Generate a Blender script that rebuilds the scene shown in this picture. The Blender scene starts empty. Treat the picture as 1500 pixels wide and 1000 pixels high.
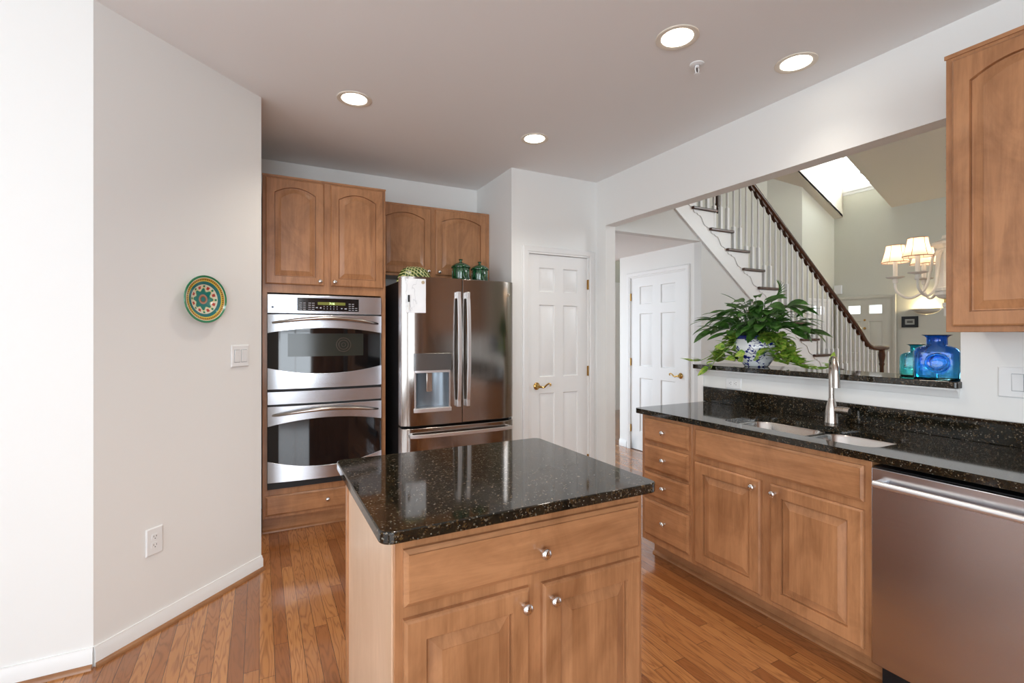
import bpy, bmesh, math, random
from mathutils import Matrix, Vector
PI = math.pi
R = math.radians
sc = bpy.context.scene
col = sc.collection

# ------------------------------------------------------------------ camera
cd = bpy.data.cameras.new('camera'); cam = bpy.data.objects.new('camera', cd); col.objects.link(cam)
cd.sensor_width = 36.0; cd.lens = 36.0 * 712 / 1500; cd.shift_y = -10 / 1500; cd.clip_start = .02
cam.location = (0, 0, 1.377); cam.rotation_euler = (R(90), 0, R(-27.459))
sc.camera = cam
# ------------------------------------------------------------------ view, sky, daylight
sc.view_settings.view_transform = 'Standard'; sc.view_settings.look = 'None'
sc.view_settings.gamma = 1; sc.view_settings.use_curve_mapping = False
sc.view_settings.exposure = 0.32
w = bpy.data.worlds.new('sky'); sc.world = w; w.use_nodes = True
bg = w.node_tree.nodes['Background']; bg.inputs[0].default_value = (.80, .90, 1, 1); bg.inputs[1].default_value = 2.5
H = 2.77

def area(name, loc, rot, sx, sy, power, color=(1, 1, 1)):
    l = bpy.data.lights.new(name, 'AREA'); l.shape = 'RECTANGLE'; l.size = sx; l.size_y = sy
    l.energy = power; l.color = color
    o = bpy.data.objects.new(name, l); col.objects.link(o); o.location = loc; o.rotation_euler = rot
    return o
DAY = (.86, .94, 1.0)
area('daylight_rear_window', (-.95, -3.3, 1.45), (R(110), 0, 0), 2.5, 2.1, 80, DAY)
area('daylight_left_window', (-3.3, -.8, 1.4), (R(104), 0, R(-90)), 3.6, 2.1, 48, DAY)
area('daylight_dormer', (10.62, 5.225, 4.80), (R(90), 0, R(90)), 0.80, .9, 125, DAY)
area('foyer_fill_dining', (8.4, -1.62, 3.75), (R(80), 0, 0), 3.6, 2.0, 130, (.95, .97, 1.0))  # unseen dining-side source, added to fill the foyer

# ------------------------------------------------------------------ materials
def mat(name, color=(.8, .8, .8), rough=.5, metal=0, **kw):
    m = bpy.data.materials.new(name); m.use_nodes = True
    b = m.node_tree.nodes['Principled BSDF']
    b.inputs['Base Color'].default_value = (*color, 1); b.inputs['Roughness'].default_value = rough
    b.inputs['Metallic'].default_value = metal
    for k, v in kw.items(): b.inputs[k.replace('_', ' ')].default_value = v
    return m
class N:
    def __init__(s, m): s.m = m; s.t = m.node_tree; s.b = s.t.nodes['Principled BSDF']
    def n(s, typ, **kw):
        q = s.t.nodes.new('ShaderNode' + typ)
        for k, v in kw.items():
            if k.startswith('i_'): q.inputs[k[2:].replace('_', ' ')].default_value = v
            else: setattr(q, k, v)
        return q
    def l(s, a, b): s.t.links.new(a, b)
    def math(s, op, a, b=None, c=None):
        q = s.t.nodes.new('ShaderNodeMath'); q.operation = op
        for i, v in enumerate((a, b, c)):
            if v is None: continue
            if isinstance(v, (int, float)): q.inputs[i].default_value = v
            else: s.l(v, q.inputs[i])
        return q.outputs[0]
    def mix(s, fac, a, b, mode='MIX'):
        q = s.t.nodes.new('ShaderNodeMix'); q.data_type = 'RGBA'; q.blend_type = mode
        for i, v in ((0, fac), (6, a), (7, b)):
            if isinstance(v, (int, float)): q.inputs[i].default_value = v
            elif isinstance(v, tuple): q.inputs[i].default_value = (*v, 1)
            else: s.l(v, q.inputs[i])
        return q.outputs[2]
    def ramp(s, fac, pts, interp='LINEAR'):
        q = s.t.nodes.new('ShaderNodeValToRGB'); q.color_ramp.interpolation = interp
        e = q.color_ramp.elements
        while len(e) < len(pts): e.new(.5)
        for el, (p, c) in zip(e, pts): el.position = p; el.color = (*c, 1)
        s.l(fac, q.inputs[0]); return q.outputs[0]
    def coord(s, scale=(1, 1, 1), which='Object', rot=(0, 0, 0)):
        tc = s.n('TexCoord'); mp = s.n('Mapping'); mp.inputs['Scale'].default_value = scale
        mp.inputs['Rotation'].default_value = rot
        s.l(tc.outputs[which], mp.inputs[0]); return mp.outputs[0]
    def noise(s, vec, scale, detail=4, rough=.55, dist=0):
        q = s.n('TexNoise'); q.inputs['Scale'].default_value = scale; q.inputs['Detail'].default_value = detail
        q.inputs['Roughness'].default_value = rough; q.inputs['Distortion'].default_value = dist
        s.l(vec, q.inputs['Vector']); return q.outputs['Fac']
    def bump(s, h, strength=.2, dist=.001):
        q = s.n('Bump'); q.inputs['Strength'].default_value = strength; q.inputs['Distance'].default_value = dist
        s.l(h, q.inputs['Height']); s.l(q.outputs[0], s.b.inputs['Normal'])
    def base(s, c): s.l(c, s.b.inputs['Base Color'])

def paint(name, c, rough=.6):
    m = mat(name, c, rough); k = N(m); v = k.coord()
    k.bump(k.noise(v, 90, 3), .05, .0006); return m
M = {}
M['wall'] = paint('wall_paint', (.845, .845, .825))
M['wall2'] = paint('foyer_paint', (.66, .655, .57))
M['ceil'] = paint('ceiling_paint', (.86, .862, .86), .8)
M['trim'] = mat('trim_paint', (.84, .84, .83), .32)
M['white'] = mat('white_plastic', (.85, .86, .86), .35)
M['dark'] = mat('black_gap', (.006, .006, .007), .5)
M['frontdoor'] = mat('front_door_paint', (.64, .62, .53), .45)

def wood(name, a, b, horiz=False, rough=.33):
    m = mat(name, a, rough); k = N(m)
    sc1 = (1.2, 9, 9) if horiz else (9, 9, 1.2)
    v = k.coord(sc1); v2 = k.coord((1, 1, 1))
    g = k.noise(v, 1.3, 5, .65, 1.2); bl = k.noise(k.coord((1, 1, .6)), 4.5, 4, .6, 1.6)
    fine = k.noise(k.coord((3, 90, 90) if horiz else (90, 90, 3)), 1.5, 2)
    f = k.math('MULTIPLY_ADD', g, .55, k.math('MULTIPLY', bl, .52))
    f = k.math('MULTIPLY_ADD', fine, .16, k.math('SUBTRACT', f, .08))
    k.base(k.ramp(f, [(.32, b), (.62, a), (.85, tuple(min(1, x * 1.18) for x in a))]))
    k.b.inputs['Coat Weight'].default_value = .25; k.b.inputs['Coat Roughness'].default_value = .15
    k.bump(fine, .05, .0004)
    return m
WA, WB = (.485, .232, .104), (.255, .108, .043)
M['maple'] = wood('maple_vertical', WA, WB)
M['mapleh'] = wood('maple_horizontal', WA, WB, True)
M['maplelit'] = wood('maple_lit_side', (.70, .49, .34), (.62, .41, .26))  # island side: light from the left painted in as paler maple
M['walnut'] = wood('dark_stained_oak', (.085, .032, .016), (.04, .014, .008), True, .25)
M['shoe'] = wood('oak_shoe_moulding', (.33, .15, .06), (.22, .09, .035), True)

def floor_mat():
    m = mat('oak_strip_floor', (.4, .2, .08), .18); k = N(m)
    tc = k.n('TexCoord'); sp = k.n('SeparateXYZ'); k.l(tc.outputs['Object'], sp.inputs[0])
    W, L = .0575, 1.25
    rx = k.math('DIVIDE', sp.outputs[0], W); ix = k.math('FLOOR', rx); fx = k.math('FRACT', rx)
    wn = k.n('TexWhiteNoise', noise_dimensions='1D'); k.l(ix, wn.inputs['W'])
    ry = k.math('ADD', k.math('DIVIDE', sp.outputs[1], L), k.math('MULTIPLY', wn.outputs['Value'], 7.3))
    iy = k.math('FLOOR', ry); fy = k.math('FRACT', ry)
    cb = k.n('CombineXYZ'); k.l(ix, cb.inputs[0]); k.l(iy, cb.inputs[1])
    wn2 = k.n('TexWhiteNoise', noise_dimensions='3D'); k.l(cb.outputs[0], wn2.inputs['Vector'])
    pid = wn2.outputs['Value']
    # grain: cathedral rings from a distorted stretched noise, shifted per board
    c2 = k.n('CombineXYZ')
    k.l(k.math('MULTIPLY_ADD', pid, 31.0, sp.outputs[0]), c2.inputs[0])
    k.l(k.math('MULTIPLY_ADD', pid, 17.0, k.math('MULTIPLY', sp.outputs[1], .11)), c2.inputs[1])
    k.l(k.math('MULTIPLY', pid, 9.0), c2.inputs[2])
    g = k.noise(c2.outputs[0], 16, 2, .5, .3)
    rings = k.math('PINGPONG', k.math('MULTIPLY', g, 13), .5)
    rings = k.math('MULTIPLY', rings, 2)
    c3 = k.n('CombineXYZ'); k.l(k.math('MULTIPLY', sp.outputs[0], 1), c3.inputs[0]); k.l(k.math('MULTIPLY', sp.outputs[1], .03), c3.inputs[1]); k.l(pid, c3.inputs[2])
    pores = k.noise(c3.outputs[0], 420, 2, .6)
    basec = k.ramp(pid, [(0, (.25, .088, .028)), (.35, (.35, .135, .044)), (.7, (.47, .205, .070)), (1, (.30, .112, .036))])
    f = k.math('MULTIPLY_ADD', rings, .55, k.math('MULTIPLY', pores, .5))
    c = k.mix(k.ramp(f, [(.12, (.85, .85, .85)), (.55, (.0, .0, .0))]), basec, (.19, .068, .023))
    q = k.n('Mix'); 
    gx = k.math('MAXIMUM', k.math('LESS_THAN', fx, .014), k.math('GREATER_THAN', fx, .986))
    gy = k.math('LESS_THAN', fy, .0012)
    gap = k.math('MAXIMUM', gx, gy)
    k.t.nodes.remove(q)
    c = k.mix(gap, c, (.035, .013, .006)); k.base(c)
    k.l(k.math('MULTIPLY_ADD', pores, .12, .15), k.b.inputs['Roughness'])
    k.b.inputs['Coat Weight'].default_value = .5; k.b.inputs['Coat Roughness'].default_value = .08
    h = k.math('SUBTRACT', k.math('MULTIPLY', pores, .25), gap)
    wav = k.noise(k.coord((8, 1.2, 1)), 1.2, 2)
    k.bump(k.math('ADD', h, k.math('MULTIPLY', wav, .9)), .25, .0012)
    return m
M['floor'] = floor_mat()

def granite():
    m = mat('dark_green_granite', (.01, .01, .01), .06); k = N(m); v = k.coord()
    vo = k.n('TexVoronoi', feature='F1'); vo.inputs['Scale'].default_value = 230; k.l(v, vo.inputs['Vector'])
    sp = k.n('SeparateColor'); k.l(vo.outputs['Color'], sp.inputs[0])
    vo2 = k.n('TexVoronoi', feature='F1'); vo2.inputs['Scale'].default_value = 330; k.l(v, vo2.inputs['Vector'])
    sp2 = k.n('SeparateColor'); k.l(vo2.outputs['Color'], sp2.inputs[0])
    n = k.noise(v, 28, 4, .6)
    base = k.ramp(n, [(.3, (.004, .005, .004)), (.55, (.012, .011, .007)), (.75, (.030, .020, .009))])
    mid = k.ramp(sp.outputs[0], [(.0, (.005, .005, .004)), (.55, (.008, .007, .005)), (.72, (.036, .022, .009)), (.90, (.075, .044, .016)), (.98, (.17, .14, .10))])
    c = k.mix(k.ramp(k.noise(v, 60, 3), [(.42, (0, 0, 0)), (.62, (1, 1, 1))]), base, mid)
    fl = k.math('GREATER_THAN', sp2.outputs[1], .986)
    c = k.mix(fl, c, (.20, .19, .16)); k.base(c)
    k.b.inputs['Specular IOR Level'].default_value = .55
    return m
M['granite'] = granite()

def steel(name, c, rough=.24, axis='z', var=.12):
    m = mat(name, c, rough, 1.0); k = N(m)
    s = {'z': (120, 120, .8), 'x': (.8, 120, 120)}[axis]
    n = k.noise(k.coord(s), 1, 1, .5)
    k.l(k.math('MULTIPLY_ADD', n, var, rough - var / 2), k.b.inputs['Roughness'])
    k.b.inputs['Anisotropic'].default_value = .4
    return m
M['steel'] = steel('brushed_steel', (.61, .63, .67), .25, 'x', .05)
M['steelv'] = steel('fridge_steel', (.36, .33, .305), .15, 'z', .06)
M['handle'] = mat('satin_handle_steel', (.78, .78, .80), .42, 1)
M['nickel'] = mat('brushed_nickel', (.50, .46, .42), .25, 1)
M['chrome'] = mat('polished_knob', (.78, .78, .78), .13, 1)
M['brass'] = mat('antique_brass', (.52, .33, .11), .22, 1)
M['glassblk'] = mat('oven_black_glass', (.006, .006, .007), .05, 0, Specular_IOR_Level=.7)
M['panelblk'] = mat('panel_black', (.012, .010, .011), .12)
M['fridgeside'] = mat('fridge_case_black', (.014, .014, .016), .35)
def emit(name, c, s, base=(.8, .8, .8)):
    m = mat(name, base, .5); b = m.node_tree.nodes['Principled BSDF']
    b.inputs['Emission Color'].default_value = (*c, 1); b.inputs['Emission Strength'].default_value = s; return m
M['lamp'] = emit('lamp_glow', (1, .90, .74), 7)
M['oliveled'] = emit('display_olive', (.22, .22, .02), .5, (.05, .05, .01))
M['greenled'] = emit('display_digits', (.6, 1, .25), 2.0)
M['print'] = mat('panel_print', (.55, .55, .6), .5)
M['daypane'] = emit('frosted_daylit_pane', (.85, .92, 1), 1.0)

# ------------------------------------------------------------------ mesh helper
class MB:
    def __init__(s): s.v = []; s.f = []
    def add(s, vs, fs, T=None):
        o = len(s.v)
        for p in vs:
            p = Vector(p); s.v.append(tuple(T @ p) if T is not None else tuple(p))
        s.f += [tuple(i + o for i in f) for f in fs]; return s
    def box(s, x0, x1, y0, y1, z0, z1, T=None):
        vs = [(x, y, z) for z in (z0, z1) for y in (y0, y1) for x in (x0, x1)]
        return s.add(vs, [(0, 1, 3, 2), (4, 6, 7, 5), (0, 4, 5, 1), (2, 3, 7, 6), (0, 2, 6, 4), (1, 5, 7, 3)], T)
    def prism(s, poly, a0, a1, plane='xy', T=None):     # extrude polygon along the third axis
        def P(p, a):
            return {'xy': (p[0], p[1], a), 'xz': (p[0], a, p[1]), 'yz': (a, p[0], p[1])}[plane]
        n = len(poly); vs = [P(p, a0) for p in poly] + [P(p, a1) for p in poly]
        fs = [tuple(range(n)), tuple(range(2 * n - 1, n - 1, -1))] + [(i, (i + 1) % n, n + (i + 1) % n, n + i) for i in range(n)]
        return s.add(vs, fs, T)
    def lathe(s, prof, seg=24, T=None, close=False):   # prof: (r, z)
        vs = []; fs = []; n = len(prof)
        for j in range(seg):
            a = 2 * PI * j / seg
            for r, z in prof: vs.append((r * math.cos(a), r * math.sin(a), z))
        for j in range(seg):
            k = (j + 1) % seg
            for i in range(n - 1): fs.append((j * n + i, k * n + i, k * n + i + 1, j * n + i + 1))
        if prof[0][0] > 1e-5 and close: fs.append(tuple(j * n for j in range(seg)))
        if prof[-1][0] > 1e-5 and close: fs.append(tuple(j * n + n - 1 for j in range(seg)))
        return s.add(vs, fs, T)
    def tube(s, pts, r, seg=10, T=None, flat=1.0, caps=True):
        pts = [Vector(p) for p in pts]; n = len(pts)
        rr = r if isinstance(r, (list, tuple)) else [r] * n
        t0 = (pts[1] - pts[0]).normalized()
        up = Vector((0, 0, 1)) if abs(t0.z) < .9 else Vector((1, 0, 0))
        nx = t0.cross(up).normalized(); vs = []; fs = []
        for i, p in enumerate(pts):
            t = (pts[min(i + 1, n - 1)] - pts[max(i - 1, 0)]).normalized()
            nx = (nx - t * nx.dot(t)).normalized(); ny = t.cross(nx)
            for j in range(seg):
                a = 2 * PI * j / seg
                vs.append(p + (nx * math.cos(a) + ny * math.sin(a) * flat) * rr[i])
        for i in range(n - 1):
            for j in range(seg):
                k = (j + 1) % seg; fs.append((i * seg + j, i * seg + k, (i + 1) * seg + k, (i + 1) * seg + j))
        if caps: fs.append(tuple(range(seg))); fs.append(tuple(range((n - 1) * seg, n * seg)))
        return s.add(vs, fs, T)
    def loops(s, loops, T=None, cap0=False, cap1=True):
        n = len(loops[0]); vs = [p for lp in loops for p in lp]; fs = []
        for i in range(len(loops) - 1):
            for j in range(n):
                k = (j + 1) % n; fs.append((i * n + j, i * n + k, (i + 1) * n + k, (i + 1) * n + j))
        if cap0: fs.append(tuple(range(n)))
        if cap1: fs.append(tuple(range((len(loops) - 1) * n, len(loops) * n)))
        return s.add(vs, fs, T)
    def build(s, name, m, parent=None, bevel=0, smooth=35, seg=2, recalc=True):
        me = bpy.data.meshes.new(name); bm = bmesh.new()
        vv = [bm.verts.new(p) for p in s.v]
        for f in s.f:
            try: bm.faces.new([vv[i] for i in f])
            except ValueError: pass
        bmesh.ops.remove_doubles(bm, verts=bm.verts, dist=1e-5)
        if recalc: bmesh.ops.recalc_face_normals(bm, faces=bm.faces)
        bm.to_mesh(me); bm.free()
        me.materials.append(m)
        if smooth:
            me.shade_smooth(); me.set_sharp_from_angle(angle=R(smooth))
        o = bpy.data.objects.new(name, me); col.objects.link(o)
        if parent: o.parent = parent
        if bevel:
            b = o.modifiers.new('bevel', 'BEVEL'); b.width = bevel; b.segments = seg; b.limit_method = 'ANGLE'; b.angle_limit = R(40)
            b.harden_normals = False
        return o
def spline(P, n=8):
    P = [Vector(p) for p in P]; out = []
    for i in range(len(P) - 1):
        p0 = P[max(i - 1, 0)]; p1 = P[i]; p2 = P[i + 1]; p3 = P[min(i + 2, len(P) - 1)]
        for k in range(n):
            t = k / n
            out.append(.5 * ((2 * p1) + (p2 - p0) * t + (2 * p0 - 5 * p1 + 4 * p2 - p3) * t * t + (3 * p1 - p0 - 3 * p2 + p3) * t ** 3))
    out.append(P[-1]); return out
def tag(o, label=None, cat=None, group=None, kind=None):
    for k, v in (('label', label), ('category', cat), ('group', group), ('kind', kind)):
        if v: o[k] = v
    return o
def thing(name, label, cat, loc=(0, 0, 0), rz=0, group=None, kind=None):
    o = bpy.data.objects.new(name, None); col.objects.link(o); o.empty_display_size = .1
    o.location = loc; o.rotation_euler = (0, 0, rz); return tag(o, label, cat, group, kind)
def struct(o, label, cat): return tag(o, label, cat, None, 'structure')
def copy_tree(o, parent=None):
    c = o.copy(); col.objects.link(c); c.parent = parent
    for ch in [x for x in bpy.data.objects if x.parent == o]: copy_tree(ch, c)
    return c
def box(name, m, x0, x1, y0, y1, z0, z1, parent=None, bevel=0):
    return MB().box(x0, x1, y0, y1, z0, z1).build(name, m, parent, bevel)
def text(name, s, size, m, parent, loc, rot=(R(90), 0, 0), ext=.0004, align='LEFT'):
    cu = bpy.data.curves.new(name, 'FONT'); cu.body = s; cu.size = size; cu.extrude = ext; cu.align_x = align
    t = bpy.data.objects.new(name, cu); col.objects.link(t)
    dg = bpy.context.evaluated_depsgraph_get(); me = bpy.data.meshes.new_from_object(t.evaluated_get(dg))
    bpy.data.objects.remove(t); me.materials.clear(); me.materials.append(m)
    o = bpy.data.objects.new(name, me); col.objects.link(o); o.parent = parent; o.location = loc; o.rotation_euler = rot
    return o

# ================================================================== SETTING: kitchen shell
o = box('floor', M['floor'], -3.3, 10.6, -3.3, 8.2, -.05, 0); struct(o, 'narrow strip oak floor running through kitchen and foyer', 'floor')
o = box('ceiling', M['ceil'], -3.3, 2.745, -3.3, 4.43, H, H + .1); struct(o, 'flat pale grey kitchen ceiling', 'ceiling')

b = MB()
X0, X1 = 2.745, 2.855
b.box(X0, X1, 3.469, 4.43, 0, 2.353); b.box(X0, X1, .99, 4.43, 2.353, H + .1)
b.box(X0, X1, .99, 2.428, 0, 1.139); b.box(X0, X1, -3.3, .99, 0, H + .1)
o = b.build('wall_right', M['wall'], smooth=0); struct(o, 'white kitchen wall with wide opening above a half wall', 'wall')
o = box('wall_back', M['wall'], -.1, 1.867, 4.33, 4.43, 0, H); struct(o, 'white wall behind the oven and refrigerator cabinets', 'wall')
b = MB(); b.box(1.867, 2.033, 3.60, 3.70, 0, H); b.box(2.647, 2.745, 3.60, 3.70, 0, H); b.box(2.033, 2.647, 3.60, 3.70, 2.07, H)
b.box(1.867, 1.967, 3.70, 4.43, 0, H); b.box(1.967, 2.745, 4.33, 4.43, 0, H)
o = b.build('wall_pantry', M['wall'], smooth=0); struct(o, 'white pantry walls boxed out beside the refrigerator', 'wall')
b = MB(); b.prism([(-.612, 2.593), (.010, 3.215), (.010, 4.43), (-.1, 4.43), (-.1, 3.26), (-.65, 2.70), (-.70, 2.66), (-.679, 2.593)], 0, H)
o = b.build('wall_left', M['wall'], smooth=0); struct(o, 'pale angled wall with painted plate, switch and outlet', 'wall')
o = box('wall_left_near', M['wall'], -3.3, -.679, 2.593, 2.70, 0, H); struct(o, 'bright white wall at the left edge', 'wall')
b = MB(); wx = [(-2.65, -.75, .4, 2.3), (.15, 1.85, .2, 2.3)]
b.box(-3.3, -2.25, -3.3, -3.2, 0, H); b.box(-2.25, .3, -3.3, -3.2, 0, .4); b.box(-2.25, .3, -3.3, -3.2, 2.5, H); b.box(.3, 2.745, -3.3, -3.2, 0, H)
o = b.build('wall_rear', M['wall'], smooth=0); struct(o, 'white rear wall with a wide window', 'wall')
b = MB(); b.box(-3.3, -3.2, -3.2, -2.6, 0, H); b.box(-3.3, -3.2, 1.0, 2.593, 0, H); b.box(-3.3, -3.2, -2.6, 1.0, 0, .3); b.box(-3.3, -3.2, -2.6, 1.0, 2.5, H)
o = b.build('wall_far_left', M['wall'], smooth=0); struct(o, 'white side wall with a broad window', 'wall')
def window(n, x0, x1, z0, z1, loc, rz, cols, label):
    t = thing('window_%d' % n, label, 'window', loc, rz, kind='structure')
    b = MB(); e = .05
    b.box(x0, x0 + e, 0, .08, z0, z1); b.box(x1 - e, x1, 0, .08, z0, z1); b.box(x0 + e, x1 - e, 0, .08, z0, z0 + e); b.box(x0 + e, x1 - e, 0, .08, z1 - e, z1)
    b.build('window_frame', M['trim'], t, .003)
    for i in range(1, cols):
        x = x0 + (x1 - x0) * i / cols
        MB().box(x - .025, x + .025, .02, .06, z0 + e, z1 - e).build('mullion', M['trim'], t)
    MB().box(x0 + e, x1 - e, .03, .05, (z0 + z1) / 2 - .02, (z0 + z1) / 2 + .02).build('meeting_rail', M['trim'], t)
window(1, -2.25, .3, .4, 2.5, (0, -3.29, 0), 0, 3, 'wide white framed window in the rear kitchen wall')
window(2, -1.0, 2.6, .3, 2.5, (-3.29, 0, 0), R(-90), 3, 'broad three bay window in the side wall')

def base_run(b, pts, h=.082, t=.014):
    """baseboard with a small ogee top along plan points; board sits to the left of travel"""
    for (xa, ya), (xb, yb) in zip(pts[:-1], pts[1:]):
        L = math.hypot(xb - xa, yb - ya); T = Matrix.Translation((xa, ya, 0)) @ Matrix.Rotation(math.atan2(yb - ya, xb - xa), 4, 'Z')
        b.prism([(0, 0), (-t, 0), (-t, h - .02), (-t * .55, h - .008), (-t * .5, h), (0, h)], 0, L, 'yz', T)
def shoe_run(b, pts, t0=.014):
    for (xa, ya), (xb, yb) in zip(pts[:-1], pts[1:]):
        L = math.hypot(xb - xa, yb - ya); T = Matrix.Translation((xa, ya, 0)) @ Matrix.Rotation(math.atan2(yb - ya, xb - xa), 4, 'Z')
        b.prism([(-t0, 0), (-t0 - .017, 0), (-t0 - .015, .010), (-t0 - .008, .016), (-t0, .018)], 0, L, 'yz', T)
pl = [(-3.2, 2.593), (-.612, 2.593), (.010, 3.215)]
b = MB(); base_run(b, pl); o = b.build('baseboard_left', M['trim'], smooth=50); struct(o, 'white baseboard along the angled wall', 'baseboard')
b = MB(); shoe_run(b, pl); o = b.build('trim_1', M['shoe'], smooth=50); struct(o, 'brown oak shoe moulding under the angled wall baseboard', 'trim')
b = MB(); base_run(b, [(4.0, 4.77), (4.0, 4.63)][::-1][::-1]); b2 = MB()
# ------------------------------------------------------------------ foyer shell
b = MB()
XF = 10.5
b.box(XF, XF + .12, -1.6, 4.796, 0, 3.9); b.box(XF, XF + .12, 4.796, 5.654, 0, 4.27); b.box(XF, XF + .12, 5.654, 8.2, 0, 3.9)
o = b.build('wall_front', M['wall2'], smooth=0); struct(o, 'pale green beige foyer wall with the front door', 'wall')
def slab(b, q, t=.05):  # quad extruded upward
    b.add([Vector(p) for p in q] + [Vector(p) + Vector((0, 0, t)) for p in q], [(0, 1, 2, 3), (7, 6, 5, 4), (0, 4, 5, 1), (1, 5, 6, 2), (2, 6, 7, 3), (3, 7, 4, 0)])
ZR = 5.3; XR = XF - (ZR - 3.755) / .47
b = MB()
for ya, yb in ((-1.6, 4.796), (5.654, 8.2)): slab(b, [(XF + .1, ya, 3.708), (XR, ya, ZR), (XR, yb, ZR), (XF + .1, yb, 3.708)])
b.box(XR, XF + .12, 4.7, 5.75, ZR + .001, ZR + .06); b.box(2.855, XR, -1.6, 8.2, ZR, ZR + .06)
for y, t in ((4.796, -.05), (5.654, .05)):
    b.prism([(XF + .12, 3.70), (XF + .12, ZR + .0005), (XR, ZR + .0005)], y, y + t, 'xz')
o = b.build('ceiling_foyer', M['ceil'], smooth=0); o.data.materials[0] = paint('foyer_ceiling_paint', (.72, .68, .59), .8)
struct(o, 'high sloping beige foyer ceiling cut by a bright dormer', 'ceiling')
t = thing('window_3', 'daylit dormer window high over the front door', 'window', (XF, 0, 0), 0, kind='structure')
b = MB(); b.box(0, .07, 4.796, 4.85, 4.27, ZR); b.box(0, .07, 5.60, 5.654, 4.27, ZR); b.box(0, .07, 4.85, 5.60, 4.27, 4.33); b.box(.01, .06, 5.31, 5.35, 4.33, ZR)
b.build('window_frame', M['trim'], t); MB().box(-.03, .0, 4.78, 5.654, 4.235, 4.275).box(-.012, 0, 4.80, 5.654, 4.18, 4.235).build('window_sill', M['trim'], t)
gl = mat('window_glass', (1, 1, 1), 0, 0, Transmission_Weight=1.0, IOR=1.01)
MB().box(.03, .034, 4.85, 5.60, 4.33, ZR).build('pane', gl, t)
b = MB(); b.box(9.42, XF, 5.82, 5.92, 0, 5.3)
b.prism([(9.42, 5.82), (7.4, 7.44), (7.46, 7.52), (9.42, 5.95)], 0, 5.3); b.box(2.855, 7.42, 7.44, 7.54, 0, 5.3)
o = b.build('wall_foyer_far', M['wall2'], smooth=0); struct(o, 'tall foyer wall left of the front door, brightened by the dormer', 'wall')
o = box('wall_stairwell', M['wall2'], 4.10, 6.55, 4.56, 4.66, 0, 5.3); struct(o, 'pale wall behind the staircase balusters', 'wall')
o = box('wall_dining', M['wall2'], 2.855, 4.6, -1.6, -1.5, 0, 5.3)
b = MB(); b.box(2.855, 6.6, -1.6, -1.5, 0, 5.3); b.box(10.2, XF, -1.6, -1.5, 0, 5.3); b.box(6.6, 10.2, -1.6, -1.5, 0, 2.75); b.box(6.6, 10.2, -1.6, -1.5, 4.75, 5.3)
bpy.data.objects.remove(o); o = b.build('wall_dining', M['wall2'], smooth=0); struct(o, 'dining side wall with an added window opening', 'wall')
window(4, 6.6, 10.2, 2.75, 4.75, (0, -1.59, 0), 0, 3, 'unseen white framed dining window added to fill the foyer with light')  # added opening, set high to stay out of the fridge reflection
o = box('wall_upper_right', M['wall2'], 2.745, 2.855, -1.6, 8.2, H + .1, 5.3); struct(o, 'upper foyer wall above the kitchen', 'wall')
# stair side wall (plane Y = 3.51) with the hall opening below the flight
def SL(x): return 2.268 - .754 * (x - 4.175)        # underside line of the stair stringer
b = MB(); b.prism([(2.855, 2.33), (4.0, 2.33), (4.0, 0), (7.18, 0), (7.18, SL(7.18)), (3.3, SL(3.3)), (2.855, SL(3.3))], 3.51, 3.60, 'xz')
o = b.build('wall_stair', paint('stair_wall_shaded', (.70, .70, .685)), smooth=0); struct(o, 'white wall under the staircase with the hall opening', 'wall')  # white greyed down; this wall's shade is put into the colour
b = MB(); b.box(4.0, 4.1, 3.60, 3.72, 0, 2.33); b.box(4.0, 4.1, 4.568, 4.771, 0, 2.33); b.box(4.0, 4.1, 3.72, 4.568, 2.055, 2.33)
b.box(4.1, 7.3, 7.0, 7.1, 0, 2.33)
o = b.build('wall_hall', M['wall'], smooth=0); struct(o, 'white hall wall holding the closet door', 'wall')
o = box('wall_hall_end', M['wall'], 2.855, 4.1, 6.6, 6.7, 0, 2.33); struct(o, 'far white wall at the end of the hall', 'wall')
o = box('ceiling_hall', M['ceil'], 2.855, 4.1, 3.60, 6.7, 2.33, 2.38); struct(o, 'low hall ceiling under the stair landing', 'ceiling')
area('hall_light', (4.09, 5.6, 1.3), (R(90), 0, R(90)), 1.2, 1.9, 6, (.85, .93, 1))  # cool area lamp at the hall's open side, no window there
b = MB(); base_run(b, [(2.855, 6.6), (4.0, 6.6)])
T = None
base_run(b, [(4.0, 4.771), (4.0, 4.64)])
o = b.build('baseboard_hall', M['trim'], smooth=50); struct(o, 'white baseboard in the hall beyond the kitchen', 'baseboard')

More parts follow.
